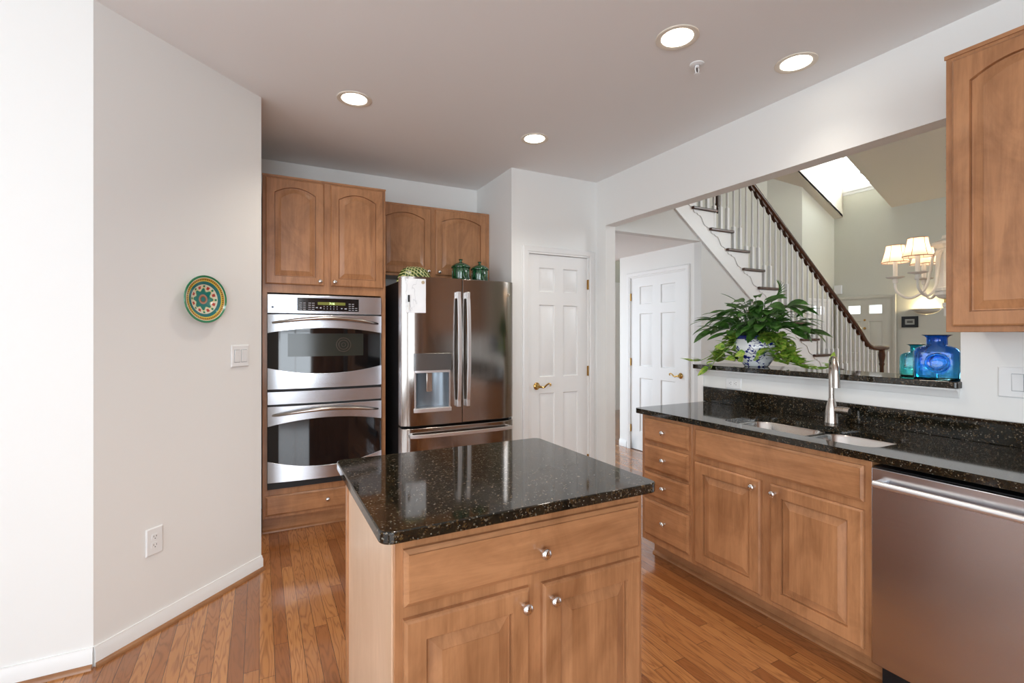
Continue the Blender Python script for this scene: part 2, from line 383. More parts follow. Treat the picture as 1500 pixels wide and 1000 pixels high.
# ================================================================== doors with six raised panels
def six_panel(b, w, h, lites=False):
    st, mu = .105 * w / .61, .09 * w / .61
    pw = (w - 2 * st - mu) / 2
    xs = [0, st, st + pw, st + pw + mu, w - st, w]
    zs = [0, .22, .86, 1.00, 1.62, 1.73, 1.94, h]
    zs = [z * h / 2.05 for z in zs[:-1]] + [h]
    if lites: zs[5], zs[6] = 1.77, 1.95
    for i in range(5):
        for j in range(7):
            x0, x1, z0, z1 = xs[i], xs[i + 1], zs[j], zs[j + 1]
            if i in (1, 3) and j in (1, 3, 5):
                def lp(d, y): return [(x0 + d, y, z0 + d), (x1 - d, y, z0 + d), (x1 - d, y, z1 - d), (x0 + d, y, z1 - d)]
                if lites and j == 5: b.loops([lp(0, 0), lp(-.012, -.008), lp(.006, -.008), lp(.012, .02)], cap1=True)
                else: b.loops([lp(0, 0), lp(.007, .012), lp(.011, .012), lp(.036, .002)])
            else: b.add([(x0, 0, z0), (x1, 0, z0), (x1, 0, z1), (x0, 0, z1)], [(0, 1, 2, 3)])
    b.box(0, w, .023, .035, 0, h)
    b.add([(0, 0, 0), (0, .022, 0), (0, .022, h), (0, 0, h)], [(0, 1, 2, 3)]); b.add([(w, 0, 0), (w, .022, 0), (w, .022, h), (w, 0, h)], [(0, 1, 2, 3)])
    b.add([(0, 0, h), (w, 0, h), (w, .022, h), (0, .022, h)], [(0, 1, 2, 3)])
    return xs, zs
def casing(b, w, h, cw=.062, g=.004):
    pr = [(0, 0), (0, -.012), (.012, -.012), (.018, -.017), (cw - .012, -.020), (cw, -.012), (cw, 0)]
    def ring(d):  # d offset outward
        return [(-g - d, 0), (-g - d, h + g + d), (w + g + d, h + g + d), (w + g + d, 0)]
    vs = []; n = len(pr)
    for d, y in pr:
        for x, z in ring(d): vs.append((x, y, z))
    fs = []
    for i in range(n):
        k = (i + 1) % n
        for j in range(3): fs.append((i * 4 + j, i * 4 + j + 1, k * 4 + j + 1, k * 4 + j))
    fs.append(tuple(i * 4 for i in range(n))); fs.append(tuple(i * 4 + 3 for i in range(n)))
    b.add(vs, fs)
def lever(parent, x, z, dirx, y=0):
    b = MB(); T = Matrix.Translation((x, y, z)) @ Matrix.Rotation(R(90), 4, 'X')
    b.lathe([(0, 0), (.031, 0), (.032, .004), (.028, .010), (.020, .014), (.014, .022), (.013, .045), (.011, .052), (0, .053)], 24, T)
    P = [(x, y - .047, z), (x + .02 * dirx, y - .05, z - .004), (x + .045 * dirx, y - .05, z - .008), (x + .07 * dirx, y - .05, z + .010), (x + .095 * dirx, y - .05, z + .022), (x + .112 * dirx, y - .05, z + .016), (x + .112 * dirx, y - .05, z + .004), (x + .102 * dirx, y - .05, z + .003)]
    q = spline(P, 5); b.tube(q, [.009 - .0045 * i / len(q) for i in range(len(q))], 8)
    b.build('door_handle', M['brass'], parent)
def hinge(parent, x, z):
    b = MB(); b.tube([(x, -.006, z - .045), (x, -.006, z + .045)], .0065, 8); b.box(x - .012, x + .012, -.003, .001, z - .044, z + .044)
    b.build('hinge', M['brass'], parent)
def room_door(n, w, h, loc, rz, label, m, hx, dirx, hinge_x, hz=(1.83, 1.05, .25), lz=.935, gap=.006, lites=False):
    t = thing('door_%d' % n, label, 'door', loc, rz, kind='structure')
    b = MB(); xs, zs = six_panel(b, w, h - gap, lites); o = b.build('door_leaf', m, t, smooth=25); o.location = (0, .006, gap)
    b = MB(); casing(b, w, h); b.build('casing', M['trim'] if m is M['trim'] else m, t, smooth=25)
    if dirx: lever(t, hx, lz, dirx, .006)
    for z in hz: hinge(t, hinge_x, z)
    return t, xs, zs
room_door(1, .614, 2.067, (2.033, 3.60, 0), 0, 'white six panel pantry door with brass lever beside the refrigerator', M['trim'], .078, 1, .616)
room_door(2, .848, 2.055, (4.0, 4.568, 0), R(-90), 'white six panel closet door in the hall under the stairs', M['trim'], .78, -1, -.002)
t, xs, zs = room_door(3, .93, 2.07, (XF - .036, 5.70, 0), R(-90), 'beige front door with two small glass lites at top', M['frontdoor'], .07, 0, .93, (), lites=True)
for i in (1, 3):
    z0, z1 = zs[5] + .006, zs[6] + .006
    MB().box(xs[i] + .012, xs[i + 1] - .012, .016, .020, z0 + .012, z1 - .012).build('pane', M['daypane'], t)
b = MB()
for z, r in ((1.66, .022), (1.50, .027)): b.lathe([(0, 0), (r, 0), (r * .9, .008), (r * .5, .012), (r * .4, .03), (0, .032)], 16, Matrix.Translation((.465 if z > 1.6 else .465, 0, z)) @ Matrix.Rotation(R(90), 4, 'X'))
b.build('knocker', M['brass'], t)
t, xs, zs = room_door(4, .62, 2.03, (9.62, 5.80, 0), 0, 'white door glimpsed through the staircase balusters beside the front door', M['trim'], .07, 1, .62, (1.8, .3), lites=True)
for i in (1, 3): MB().box(xs[i] + .012, xs[i + 1] - .012, .016, .020, zs[5] + .018, zs[6] - .006).build('pane', M['daypane'], t)

# ================================================================== cabinets (local: x right, -y front, z up)
def panel_loops(x0, x1, z0, z1, prof, arch=0, n=12):
    out = []
    for ins, y, af in prof:
        a, c, lo, hi = x0 + ins, x1 - ins, z0 + ins, z1 - ins
        lp = [(a, y, lo), (c, y, lo)]
        for k in range(n + 1):
            t = k / n; x = c + (a - c) * t; u = 2 * t - 1
            lp.append((x, y, hi - arch * af * u * u))
        out.append(lp)
    return out
def cab_door(parent, x0, x1, z0, z1, arch=0, knob=None, rail=.055, m='maple'):
    pr = [(0, 0, 0), (0, -.013, 0), (.003, -.017, 0), (.008, -.020, 0), (rail, -.020, 1), (rail + .001, -.004, 1), (rail + .0035, -.004, 1), (rail + .0045, -.0090, 1), (rail + .009, -.0085, 1), (rail + .040, -.0180, 1), (rail + .0405, -.0192, 1)]
    b = MB(); b.loops(panel_loops(x0, x1, z0, z1, pr, arch), cap0=True)
    d = b.build('door', M[m], parent, smooth=22)
    if knob: add_knob(d, *knob, -.020)
    return d
def cab_drawer(parent, x0, x1, z0, z1, knob=None, name='drawer'):
    pr = [(0, 0, 0), (0, -.011, 0), (.003, -.013, 0), (.011, -.0165, 0), (.012, -.020, 0), (.016, -.020, 0)]
    b = MB(); b.loops(panel_loops(x0, x1, z0, z1, pr, 0, 1), cap0=True)
    d = b.build(name, M['mapleh'], parent, smooth=22)
    if knob: add_knob(d, *knob, -.020)
    return d
KN = [None]
def add_knob(parent, x, z, y):
    if KN[0] is None:
        b = MB(); b.lathe([(0, 0), (.008, 0), (.0075, .004), (.0055, .010), (.007, .014), (.0135, .018), (.0155, .022), (.0145, .027), (.009, .031), (0, .0325)], 20, Matrix.Rotation(R(90), 4, 'X'))
        o = b.build('knob', M['chrome'], parent, smooth=60); KN[0] = o
    else:
        o = KN[0].copy(); col.objects.link(o); o.parent = parent
    o.location = (x, y, z); return o
def frame(b, x0, x1, z0, z1, holes=()):
    b.box(x0, x1, 0, .02, z0, z1)

# --- oven tower
t = thing('oven_cabinet', 'tall maple oven cabinet with two arched doors above a double oven', 'cabinet', (.018, 3.72, 0))
W = .831
b = MB(); b.box(0, W, 0, .6, 1.655 + .012, 2.477); b.box(0, W, 0, .6, .115, .315); b.box(0, .030, 0, .6, .315, 1.667); b.box(W - .035, W, 0, .6, .315, 1.667); b.box(.03, W - .035, .55, .6, .315, 1.667)
b.build('body', M['maple'], t, .002)
MB().box(-.002, W + .002, -.006, .0, 2.465, 2.477).build('top_moulding', M['mapleh'], t)
MB().box(0, W, .065, .6, 0, .115).build('toe_kick', M['mapleh'], t)
b = MB(); shoe_run(b, [(0, .065), (W, .065)], 0); b.build('shoe_moulding', M['mapleh'], t)
cab_door(t, .018, .392, 1.725, 2.455, .045, (.365, 1.755)); cab_door(t, .436, .812, 1.725, 2.455, .045, (.463, 1.755))
cab_drawer(t, .018, .812, .137, .272, (.415, .205))

# --- double oven
OV = thing('double_wall_oven', 'built-in stainless double wall oven with bowed handles', 'oven', (.048, 3.72, 0))
ow = .766
def yb(x, bul=.030, base=-.028): u = 2 * x / ow - 1; return base - bul * (1 - u * u)
def strip(b, x0, x1, zt, zb, n=24, bul=.030, base=-.028, back=-.001):
    fr = []; top = []; bot = []
    vs = []; fs = []
    for i in range(n + 1):
        x = x0 + (x1 - x0) * i / n; y = yb(x, bul, base)
        vs += [(x, y, zb(x)), (x, y, zt(x)), (x, back, zt(x)), (x, back, zb(x))]
    for i in range(n):
        a = i * 4; c = a + 4
        for k in range(4): fs.append((a + k, c + k, c + (k + 1) % 4, a + (k + 1) % 4))
    fs.append((0, 1, 2, 3)); fs.append((n * 4, n * 4 + 1, n * 4 + 2, n * 4 + 3)); b.add(vs, fs)
def bow(c0, k): return lambda x: c0 + k * (1 - (2 * x / ow - 1) ** 2)
def kst(c): return lambda x: c
b = MB(); strip(b, 0, ow, kst(1.654), kst(1.525), bul=.012, base=-.022); cp = b.build('control_panel', M['steel'], OV, .002)
b = MB(); strip(b, .185, .60, bow(1.632, .004), kst(1.544), bul=.012, base=-.0235, back=-.02); gp = b.build('control_glass', M['panelblk'], OV)
b = MB(); strip(b, .318, .505, kst(1.608), kst(1.588), bul=.012, base=-.0242, back=-.02); b.build('display', M['oliveled'], gp)
text('clock_digits', '7:16', .021, M['greenled'], gp, (.395, -.0375, 1.591))
b = MB()
def mark(x, z, w_, h_): MB().box(x, x + w_, yb(x, .012, -.0245) - .0003, yb(x, .012, -.0245) + .003, z, z + h_).build('button', M['print'], gp, smooth=0)
for r_ in range(4):
    for c_ in range(2): mark(.20 + c_ * .024, 1.553 + r_ * .0145, .016, .0035)
for r_ in range(4):
    for c_ in range(2): mark(.256 + c_ * .024, 1.553 + r_ * .0145, .017, .004)
for r_ in range(2):
    for c_ in range(5): mark(.358 + c_ * .022, 1.558 + r_ * .016, .004, .006)
for r_ in range(4):
    for c_ in range(3 if r_ < 2 else 2): mark(.528 + c_ * .023, 1.553 + r_ * .0145, .015, .0035)
mark(.305, 1.565, .013, .006); mark(.333, 1.562, .010, .010); mark(.475, 1.562, .010, .006); mark(.499, 1.560, .016, .007)
b = MB(); b.lathe([(0, 0), (.0078, 0), (.0078, .0012), (0, .0012)], 20, Matrix.Translation((.032, -.0262, 1.566)) @ Matrix.Rotation(R(90), 4, 'X')); b.build('emblem', mat('oven_emblem', (.10, .12, .16), .3), cp)
text('brand_lettering', 'Profile', .011, mat('grey_print', (.25, .26, .28), .4), cp, (.044, -.0268, 1.563))
def oven_door(z1, zt, kt, zb, kb, z0, hz, interior):
    b = MB(); strip(b, 0, ow, kst(z1), bow(zt, kt)); strip(b, 0, ow, bow(zb, kb), kst(z0)); d = b.build('oven_door', M['steel'], OV, .0015)
    b = MB(); strip(b, .002, ow - .002, bow(zt + .002, kt), bow(zb - .002, kb), base=-.025); b.build('window_glass', M['glassblk'], d)
    P = [(.03 + (ow - .06) * i / 20, yb(.03 + (ow - .06) * i / 20) - .012 - .045 * math.sin(PI * i / 20) ** .45, hz + .034 * math.sin(PI * i / 20)) for i in range(21)]
    b = MB(); b.tube(P, [.007 + .006 * math.sin(PI * i / 20) ** .6 for i in range(21)], 12); b.build('handle', M['nickel'], d)
    return d
d1 = oven_door(1.516, 1.388, .036, 1.150, -.046, 1.003, 1.458, True)
# faint racks and fan seen through the upper glass
b = MB(); strip(b, .125, .63, kst(1.385), kst(1.225), base=-.0262); b.build('cavity_back', mat('oven_cavity', (.030, .034, .028), .18), d1)
b = MB()
T = Matrix.Translation((.49, -.0575, 1.305)) @ Matrix.Rotation(R(90), 4, 'X')
for r0, r1 in ((.046, .052), (.030, .036), (.012, .016)): b.lathe([(r0, 0), (r0, .002), (r1, .002), (r1, 0)], 32, T)
b.build('fan_ring', mat('oven_fan', (.05, .035, .022), .3), d1)
d2 = oven_door(.885, .749, .044, .513, -.058, .366, .826, False)
b = MB(); strip(b, 0, ow, kst(.985), kst(.897), bul=.010, base=-.022); b.build('centre_band', M['steel'], OV, .002)
b = MB(); b.box(0, ow, -.018, .0, .318, 1.652); b.box(.02, ow - .02, .0, .5, .32, 1.65); b.build('oven_case', M['dark'], OV)

# --- refrigerator cabinet
t = thing('refrigerator_cabinet', 'shadowed maple wall cabinet with two arched doors above the refrigerator', 'cabinet', (.852, 4.04, 0))
W = 1.012
b = MB(); b.box(0, W, 0, .288, 1.87, 2.477); b.build('body', M['maple'], t, .002)
cab_door(t, .015, .455, 1.892, 2.458, .045, (.428, 1.918)); cab_door(t, .497, .975, 1.892, 2.458, .045, (.525, 1.918))

# --- refrigerator
FR = thing('refrigerator', 'stainless french door refrigerator with water dispenser', 'refrigerator', (.914, 3.50, 0))
fw = .91
def yf(x, off=0): u = 2 * x / fw - 1; return -.045 * (1 - abs(u) ** 8) - off
def fstrip(b, x0, x1, z0, z1, off0=0.0, back=.07, n=40, hole=None):
    vs = []; fs = []
    for i in range(n + 1):
        x = x0 + (x1 - x0) * i / n; y = yf(x, off0)
        vs += [(x, y, z0), (x, y, z1), (x, back, z1), (x, back, z0)]
    for i in range(n):
        a = i * 4; c = a + 4
        for k in range(4): fs.append((a + k, c + k, c + (k + 1) % 4, a + (k + 1) % 4))
    fs.append((0, 1, 2, 3)); fs.append((n * 4, n * 4 + 1, n * 4 + 2, n * 4 + 3)); b.add(vs, fs)
MB().box(.006, fw - .006, .08, .78, .03, 1.775).build('case', M['fridgeside'], FR, .004)
MB().box(.02, fw - .02, .06, .2, 0, .035).build('base_grille', M['dark'], FR)
b = MB(); b.box(.01, fw - .01, .05, .09, .04, 1.76); b.build('gasket', M['dark'], FR)
DX0, DX1, DZ0, DZ1 = .092, .352, .835, 1.128
b = MB(); fstrip(b, 0, DX0, .712, 1.80); fstrip(b, DX1, .452, .712, 1.80); fstrip(b, DX0, DX1, .712, DZ0); fstrip(b, DX0, DX1, DZ1, 1.80)
dl = b.build('door', M['steelv'], FR, 0)
tag(dl, 'left refrigerator door with dispenser')
b = MB(); fstrip(b, .458, fw, .712, 1.80); dr = b.build('door', M['steelv'], FR, .004); tag(dr, 'right refrigerator door with round badge')
b = MB(); fstrip(b, 0, fw, .09, .692); dd = b.build('freezer_drawer', M['steelv'], FR, .004)
MB().box(-.003, .0015, -.001, .07, .712, 1.80).build('door_edge', M['handle'], dl)
MB().box(-.003, .0015, -.001, .07, .09, .692).build('drawer_edge', M['handle'], dd)
# dispenser
dm = mat('dispenser_grey', (.23, .27, .31), .3, .6)
b = MB()
n = 14; vs = []; fs = []
for i in range(n + 1):
    a = i / n; x = DX0 + (DX1 - DX0) * a; y = -.035 + .085 * math.sin(PI * a) ** .5
    vs += [(x, y, DZ0), (x, y, DZ1)]
for i in range(n): fs.append((2 * i, 2 * i + 2, 2 * i + 3, 2 * i + 1))
b.add(vs, fs); b.build('dispenser_well', dm, dl)
MB().box(DX0 - .006, DX0 + .004, yf(DX0) - .004, -.0, DZ0, DZ1).build('dispenser_surround', M['handle'], dl)
MB().box(DX1 - .004, DX1 + .006, yf(DX1) - .004, 0, DZ0, DZ1).build('dispenser_surround', M['handle'], dl)
b = MB(); fstrip(b, DX0 - .012, DX1 + .014, 1.112, 1.240, .008, .0); b.build('dispenser_panel', mat('dispenser_panel_glass', (.20, .20, .20), .22, .7), dl, .002)
b = MB(); fstrip(b, DX0 - .012, DX1 + .012, .808, .838, .016, .04); b.build('dispenser_shelf', M['handle'], dl, .002)
b = MB(); fstrip(b, DX0, DX1, 1.098, 1.114, .010, .0); b.build('dispenser_lip', M['handle'], dl)
b = MB(); b.box(.178, .225, -.03, -.012, .955, 1.105); b.build('dispenser_paddle', M['nickel'], dl, .006)
for i in range(3): MB().box(DX0 + .02, DX0 + .045, yf(DX0 + .02) - .0088, yf(DX0 + .03) - .004, 1.14 + i * .025, 1.143 + i * .025).build('dispenser_button', M['dark'], dl)
def bar_handle(parent, x, z0, z1, side):
    P = [(x, yf(x) - .022 - .035 * math.sin(PI * (i / 14)) ** .5 * 1.0, z0 + (z1 - z0) * i / 14) for i in range(15)]
    b = MB(); vs = []; fs = []
    for p in P:
        px, py, pz = p
        vs += [(px - .015, py, pz), (px + .015, py, pz), (px + .013, py + .012, pz), (px - .013, py + .012, pz)]
    for i in range(14):
        a = i * 4; c = a + 4
        for k in range(4): fs.append((a + k, c + k, c + (k + 1) % 4, a + (k + 1) % 4))
    fs += [(0, 1, 2, 3), (56, 57, 58, 59)]; b.add(vs, fs)
    for z in (z0, z1 - .05): b.box(x - .014, x + .014, yf(x) - .035, yf(x) + .004, z, z + .05)
    b.build('handle', M['handle'], parent, .003)
bar_handle(dl, .418, .835, 1.70, -1); bar_handle(dr, .492, .835, 1.70, 1)
vs = []; fs = []; b = MB()
for i in range(17):
    x = .045 + (fw - .08) * i / 16; y = yf(x) - .045 - .012 * math.sin(PI * i / 16)
    vs += [(x, y, .628), (x, y, .655), (x, y + .012, .653), (x, y + .012, .630)]
for i in range(16):
    a = i * 4; c = a + 4
    for k in range(4): fs.append((a + k, c + k, c + (k + 1) % 4, a + (k + 1) % 4))
fs += [(0, 1, 2, 3), (64, 65, 66, 67)]; b.add(vs, fs)
for x in (.045, fw - .06): b.box(x, x + .025, yf(x) - .04, yf(x) + .004, .630, .653)
b.build('handle', M['handle'], dd, .002)
b = MB(); b.lathe([(0, 0), (.014, 0), (.014, .003), (.011, .004), (.010, .003), (0, .0035)], 24, Matrix.Translation((.852, yf(.852), 1.695)) @ Matrix.Rotation(R(90), 4, 'X')); b.build('badge', mat('round_badge', (.75, .66, .55), .25, 1), dr)
# whiteboard on the fridge door
wb = thing('magnetic_notepad', 'white marbled magnetic memo board on the left refrigerator door', 'memo board', (.937, 3.50, 1.535))
ym = yf(.023 + .0725) - .006
marble = mat('white_marble_print', (.85, .86, .88), .3); k = N(marble); v = k.coord((1, 1, 1))
vein = k.math('ABSOLUTE', k.math('SUBTRACT', k.noise(v, 5, 3, .6, .5), .5)); k.base(k.ramp(vein, [(0, (.60, .62, .65)), (.008, (.83, .85, .87)), (.2, (.88, .89, .91))]))
ang = math.atan2(yf(.168) - yf(.023), .145)
brd = MB().box(0, .145, -.004, 0, 0, .248).build('board', marble, wb, .006); brd.location = (0, yf(.023) - .0145, 0); brd.rotation_euler = (0, 0, ang)
pen = MB().tube([(.022, -.012, .02), (.022, -.012, .07), (.022, -.012, .125)], .006, 10).build('marker', M['white'], wb); pen.location = brd.location; pen.rotation_euler = brd.rotation_euler
cap = MB().tube([(.022, -.012, .078), (.022, -.012, .128)], .0068, 10).build('marker_cap', M['dark'], pen)
mg = MB().lathe([(0, 0), (.012, 0), (.012, .004), (0, .005)], 20, Matrix.Translation((.124, -.004, .222)) @ Matrix.Rotation(R(90), 4, 'X')).build('magnet', mat('tan_magnet', (.45, .36, .22), .4), wb)
mg.location = brd.location; mg.rotation_euler = brd.rotation_euler

# jars and leaf dish on the refrigerator
gg = mat('green_glaze', (.012, .085, .03), .12); k = N(gg); v = k.coord((1, 1, .35)); k.base(k.ramp(k.noise(v, 70, 3, .6), [(.35, (.003, .030, .010)), (.55, (.008, .065, .022)), (.72, (.04, .16, .07))]))
k.bump(k.noise(v, 60, 2), .3, .002); gg.node_tree.nodes['Principled BSDF'].inputs['Coat Weight'].default_value = .8
def jar(x, y, s, label):
    t = thing('lidded_jar', label, 'jar', (x, y, 1.7755), 0, 'green glazed jars on the refrigerator')
    b = MB(); b.lathe([(r * s, z * s) for r, z in [(0, 0), (.055, 0), (.062, .01), (.068, .06), (.071, .10), (.070, .135), (.066, .145), (.060, .145), (.060, .14), (0, .138)]], 32)
    for i in range(8):
        a = i * PI / 4; b.tube([((.069 + .002 * math.sin(q)) * s * math.cos(a + .12 * math.sin(q * 2)), (.069 + .002 * math.sin(q)) * s * math.sin(a + .12 * math.sin(q * 2)), (.02 + .03 * q) * s) for q in (0, 1, 2, 3)], .004 * s, 6)
    b.build('jar_body', gg, t, smooth=60)
    b = MB(); b.lathe([(r * s, z * s) for r, z in [(.077, .140), (.079, .146), (.074, .155), (.055, .170), (.03, .182), (.012, .187), (.009, .195), (.012, .203), (.019, .207), (.015, .211), (0, .210)]], 32); b.build('jar_lid', gg, t, smooth=60)
jar(1.445, 3.68, 1.0, 'green glazed lidded jar on refrigerator, the left of two'); jar(1.620, 3.70, .97, 'green glazed lidded jar on refrigerator, nearer the pantry wall')
lm = mat('leaf_stripe_glaze', (.1, .2, .05), .25); k = N(lm)
wv = k.n('TexWave', wave_type='BANDS', bands_direction='DIAGONAL'); wv.inputs['Scale'].default_value = 16; wv.inputs['Distortion'].default_value = 1.5; k.l(k.coord(), wv.inputs['Vector'])
k.base(k.ramp(wv.outputs['Fac'], [(0, (.02, .05, .012)), (.55, (.06, .13, .02)), (.8, (.20, .22, .04)), (.93, (.62, .60, .30))]))
o = thing('leaf_dish', 'green and yellow striped leaf shaped dish on the refrigerator', 'dish', (1.060, 3.66, 1.7755))
b = MB()
vs = []; fs = []; NR, NA = 8, 40
for i in range(NR + 1):
    r = i / NR
    for j in range(NA):
        a = 2 * PI * j / NA; sc_ = 1 + .04 * math.cos(10 * a) * r
        vs.append((.138 * r * sc_ * math.cos(a), .080 * r * sc_ * math.sin(a), .108 * (1 - r ** 5) + .012 - .010 * r))
for i in range(NR):
    for j in range(NA):
        q = (j + 1) % NA; fs.append((i * NA + j, i * NA + q, (i + 1) * NA + q, (i + 1) * NA + j))
b.add(vs, fs); b.build('dish_body', lm, o, smooth=60)
b = MB()
for i in range(9):
    x = -.10 + i * .024
    P = []
    for q in range(9):
        v_ = q / 8; xx = x + .05 * v_; yy = -.07 + .07 * v_; r = min(.97, math.hypot(xx / .138, yy / .080)); P.append((xx, yy, .108 * (1 - r ** 5) + .0155 - .010 * r))
    b.tube(P, .0022, 6)
b.build('rib', mat('pale_yellow_rib', (.60, .60, .30), .3), o)

# ================================================================== island
t = thing('kitchen_island', 'maple kitchen island with one drawer and two doors', 'island', (.29, 1.18, 0))
W = .787
b = MB(); b.box(0, W, 0, .665, .10, .8895); b.build('body', M['maple'], t, .002)
MB().box(-.004, .0, .012, .665, .0, .8895).build('side_panel', M['maplelit'], t); MB().box(-.012, 0, .645, .668, 0, .8895).build('corner_strip', M['maple'], t, .002)
MB().box(.0, W - .0, .07, .66, 0, .10).build('toe_kick', M['mapleh'], t)
cab_drawer(t, .021, .767, .713, .853, (.408, .776))
cab_door(t, .021, .370, .140, .682, 0, (.350, .640)); cab_door(t, .413, .769, .140, .680, 0, (.440, .638))
def rrect(x0, x1, y0, y1, r, n=6, only=None):
    P = []
    for cx, cy, a0, key in ((x1 - r, y1 - r, 0, 'NE'), (x0 + r, y1 - r, 90, 'NW'), (x0 + r, y0 + r, 180, 'SW'), (x1 - r, y0 + r, 270, 'SE')):
        if only and key not in only:
            P.append({'NE': (x1, y1), 'NW': (x0, y1), 'SW': (x0, y0), 'SE': (x1, y0)}[key]); continue
        for i in range(n + 1): a = R(a0 + 90 * i / n); P.append((cx + r * math.cos(a), cy + r * math.sin(a)))
    return P
b = MB(); b.prism(rrect(.247, 1.100, 1.125, 1.868, .032), .890, .920)
o = b.build('island_countertop', M['granite'], None, .004, seg=3); tag(o, 'polished dark speckled granite slab on the kitchen island', 'countertop')

# ================================================================== sink run (facing -X)
def run(name, label, cat, y, face=2.12): return thing(name, label, cat, (face, y, 0), R(-90))
CH = .8885
t = run('drawer_cabinet', 'narrow maple base cabinet with a stack of four drawers', 'cabinet', 2.315)
W = .392
b = MB(); b.box(0, W, 0, .60, .115, CH); b.build('body', M['maple'], t, .0015)
MB().box(.0, W, .10, .60, 0, .115).build('toe_kick', M['mapleh'], t); b = MB(); shoe_run(b, [(0, .10), (W, .10)], 0); b.build('shoe_moulding', M['mapleh'], t)
for z0, z1 in ((.733, .866), (.563, .710), (.401, .544), (.160, .376)): cab_drawer(t, .030, .380, z0, z1, (.205, (z0 + z1) / 2 + .003))
t = run('sink_cabinet', 'wide maple sink base cabinet with false drawer front and two doors', 'cabinet', 1.922)
W = .887
b = MB(); b.box(0, W, 0, .02, .115, CH); b.box(0, .018, .02, .60, .115, CH); b.box(W - .018, W, .02, .60, .115, CH); b.box(.018, W - .018, .02, .60, .115, .133); b.build('body', M['maple'], t, .0015)
MB().box(0, W, .10, .60, 0, .115).build('toe_kick', M['mapleh'], t); b = MB(); shoe_run(b, [(0, .10), (W + .0, .10)], 0); b.build('shoe_moulding', M['mapleh'], t)
cab_drawer(t, .030, .864, .719, .861, None, 'false_drawer_front')
cab_door(t, .030, .422, .141, .686, 0, (.392, .650)); cab_door(t, .471, .864, .141, .686, 0, (.497, .648))
t = run('dishwasher', 'stainless steel dishwasher with a bar handle', 'dishwasher', 1.031)
W = .605
b = MB(); b.box(.003, W - .003, .0, .57, .10, .868); b.build('tub_case', M['dark'], t)
MB().box(0.006, W - .006, .055, .10, 0, .10).build('kick_plate', M['dark'], t)
dwd = MB().box(.004, W - .004, -.022, -.001, .112, .866).build('door_panel', M['steel'], t, .004)
b = MB(); b.tube([(.030, -.062, .815), (W - .030, -.062, .815)], .0125, 16)
for x in (.045, W - .045): b.box(x - .012, x + .012, -.062, -.020, .804, .826)
b.build('handle', M['handle'], dwd, .002)
t = run('base_cabinet', 'maple base cabinet right of the dishwasher', 'cabinet', .424)
W = 1.26
MB().box(0, W, 0, .60, .115, CH).build('body', M['maple'], t, .0015); MB().box(0, W, .10, .60, 0, .115).build('toe_kick', M['mapleh'], t)
for x_ in (.03, .44, .85): cab_drawer(t, x_, x_ + .38, .719, .861, (x_ + .19, .79)); cab_door(t, x_, x_ + .38, .141, .686, 0, (x_ + .03, .65))

# countertop with sink cut-out
def holed(b, outer, hole, z0, z1):
    me = bmesh.new(); es = []
    for lp in (outer, hole):
        vv = [me.verts.new((x, y, 0)) for x, y in lp]
        es += [me.edges.new((vv[i], vv[(i + 1) % len(vv)])) for i in range(len(vv))]
    bmesh.ops.triangle_fill(me, use_beauty=True, edges=es); me.verts.index_update()
    V = [v.co.copy() for v in me.verts]; F = [tuple(v.index for v in f.verts) for f in me.faces]; me.free()
    for z in (z0, z1): b.add([(p.x, p.y, z) for p in V], F)
    for lp in (outer, hole):
        n = len(lp); b.add([(x, y, z0) for x, y in lp] + [(x, y, z1) for x, y in lp], [(i, (i + 1) % n, n + (i + 1) % n, n + i) for i in range(n)])
CUT = (2.190, 2.530, 1.065, 1.800)
b = MB(); holed(b, rrect(2.088, 2.743, -.84, 2.357, .03, only=('NW',)), rrect(*CUT, .07), .889, .919)
o = b.build('countertop', M['granite'], None, .003, seg=2); tag(o, 'long black speckled granite worktop around the sink', 'countertop')
o = box('backsplash', M['granite'], 2.722, 2.744, -.84, 2.373, .9195, 1.020, None, .002); tag(o, 'low black granite upstand along the half wall', 'backsplash')
o = MB().prism(rrect(2.700, 3.035, .985, 2.450, .012), 1.140, 1.170).build('bar_ledge', M['granite'], None, .003)
tag(o, 'raised black granite bar ledge on the half wall', 'ledge')
b = MB(); b.prism([(2.7445, 1.139), (2.712, 1.139), (2.712, 1.132), (2.722, 1.124), (2.730, 1.106), (2.734, 1.098), (2.7445, 1.096)], .992, 2.428, 'xz')
o = b.build('trim_2', M['trim'], smooth=40); struct(o, 'white cove moulding under the bar ledge', 'trim')
o = MB().box(2.731, 2.744, 2.380, 2.428, .0, 1.096).build('trim_3', M['trim'], None, .002); struct(o, 'white corner board at the free end of the half wall', 'trim')

# sink
t = thing('kitchen_sink', 'double bowl stainless undermount sink', 'sink', (2.36, 1.4325, .9))
ss = steel('sink_steel', (.72, .71, .69), .22, 'x', .08)
def bowl(y0, y1):
    b = MB(); L_ = []
    for ins, z, r in ((-.012, -.012, .075), (0, -.012, .07), (.004, -.02, .07), (.012, -.165, .065), (.035, -.190, .05), (.12, -.195, .03)):
        L_.append([(x, y, z) for x, y in rrect(-.172 + ins, .172 - ins, y0 + ins, y1 - ins, max(.02, r), 6)])
    b.loops(L_); return b.build('bowl', ss, t, smooth=50)
for y0, y1 in ((-.370, -.030), (.000, .370)):
    bw = bowl(y0, y1); cy = (y0 + y1) / 2
    MB().lathe([(0, -.1945), (.028, -.194), (.042, -.1925), (.044, -.1935)], 24, Matrix.Translation((0.02, cy, 0))).build('drain', M['handle'], bw)
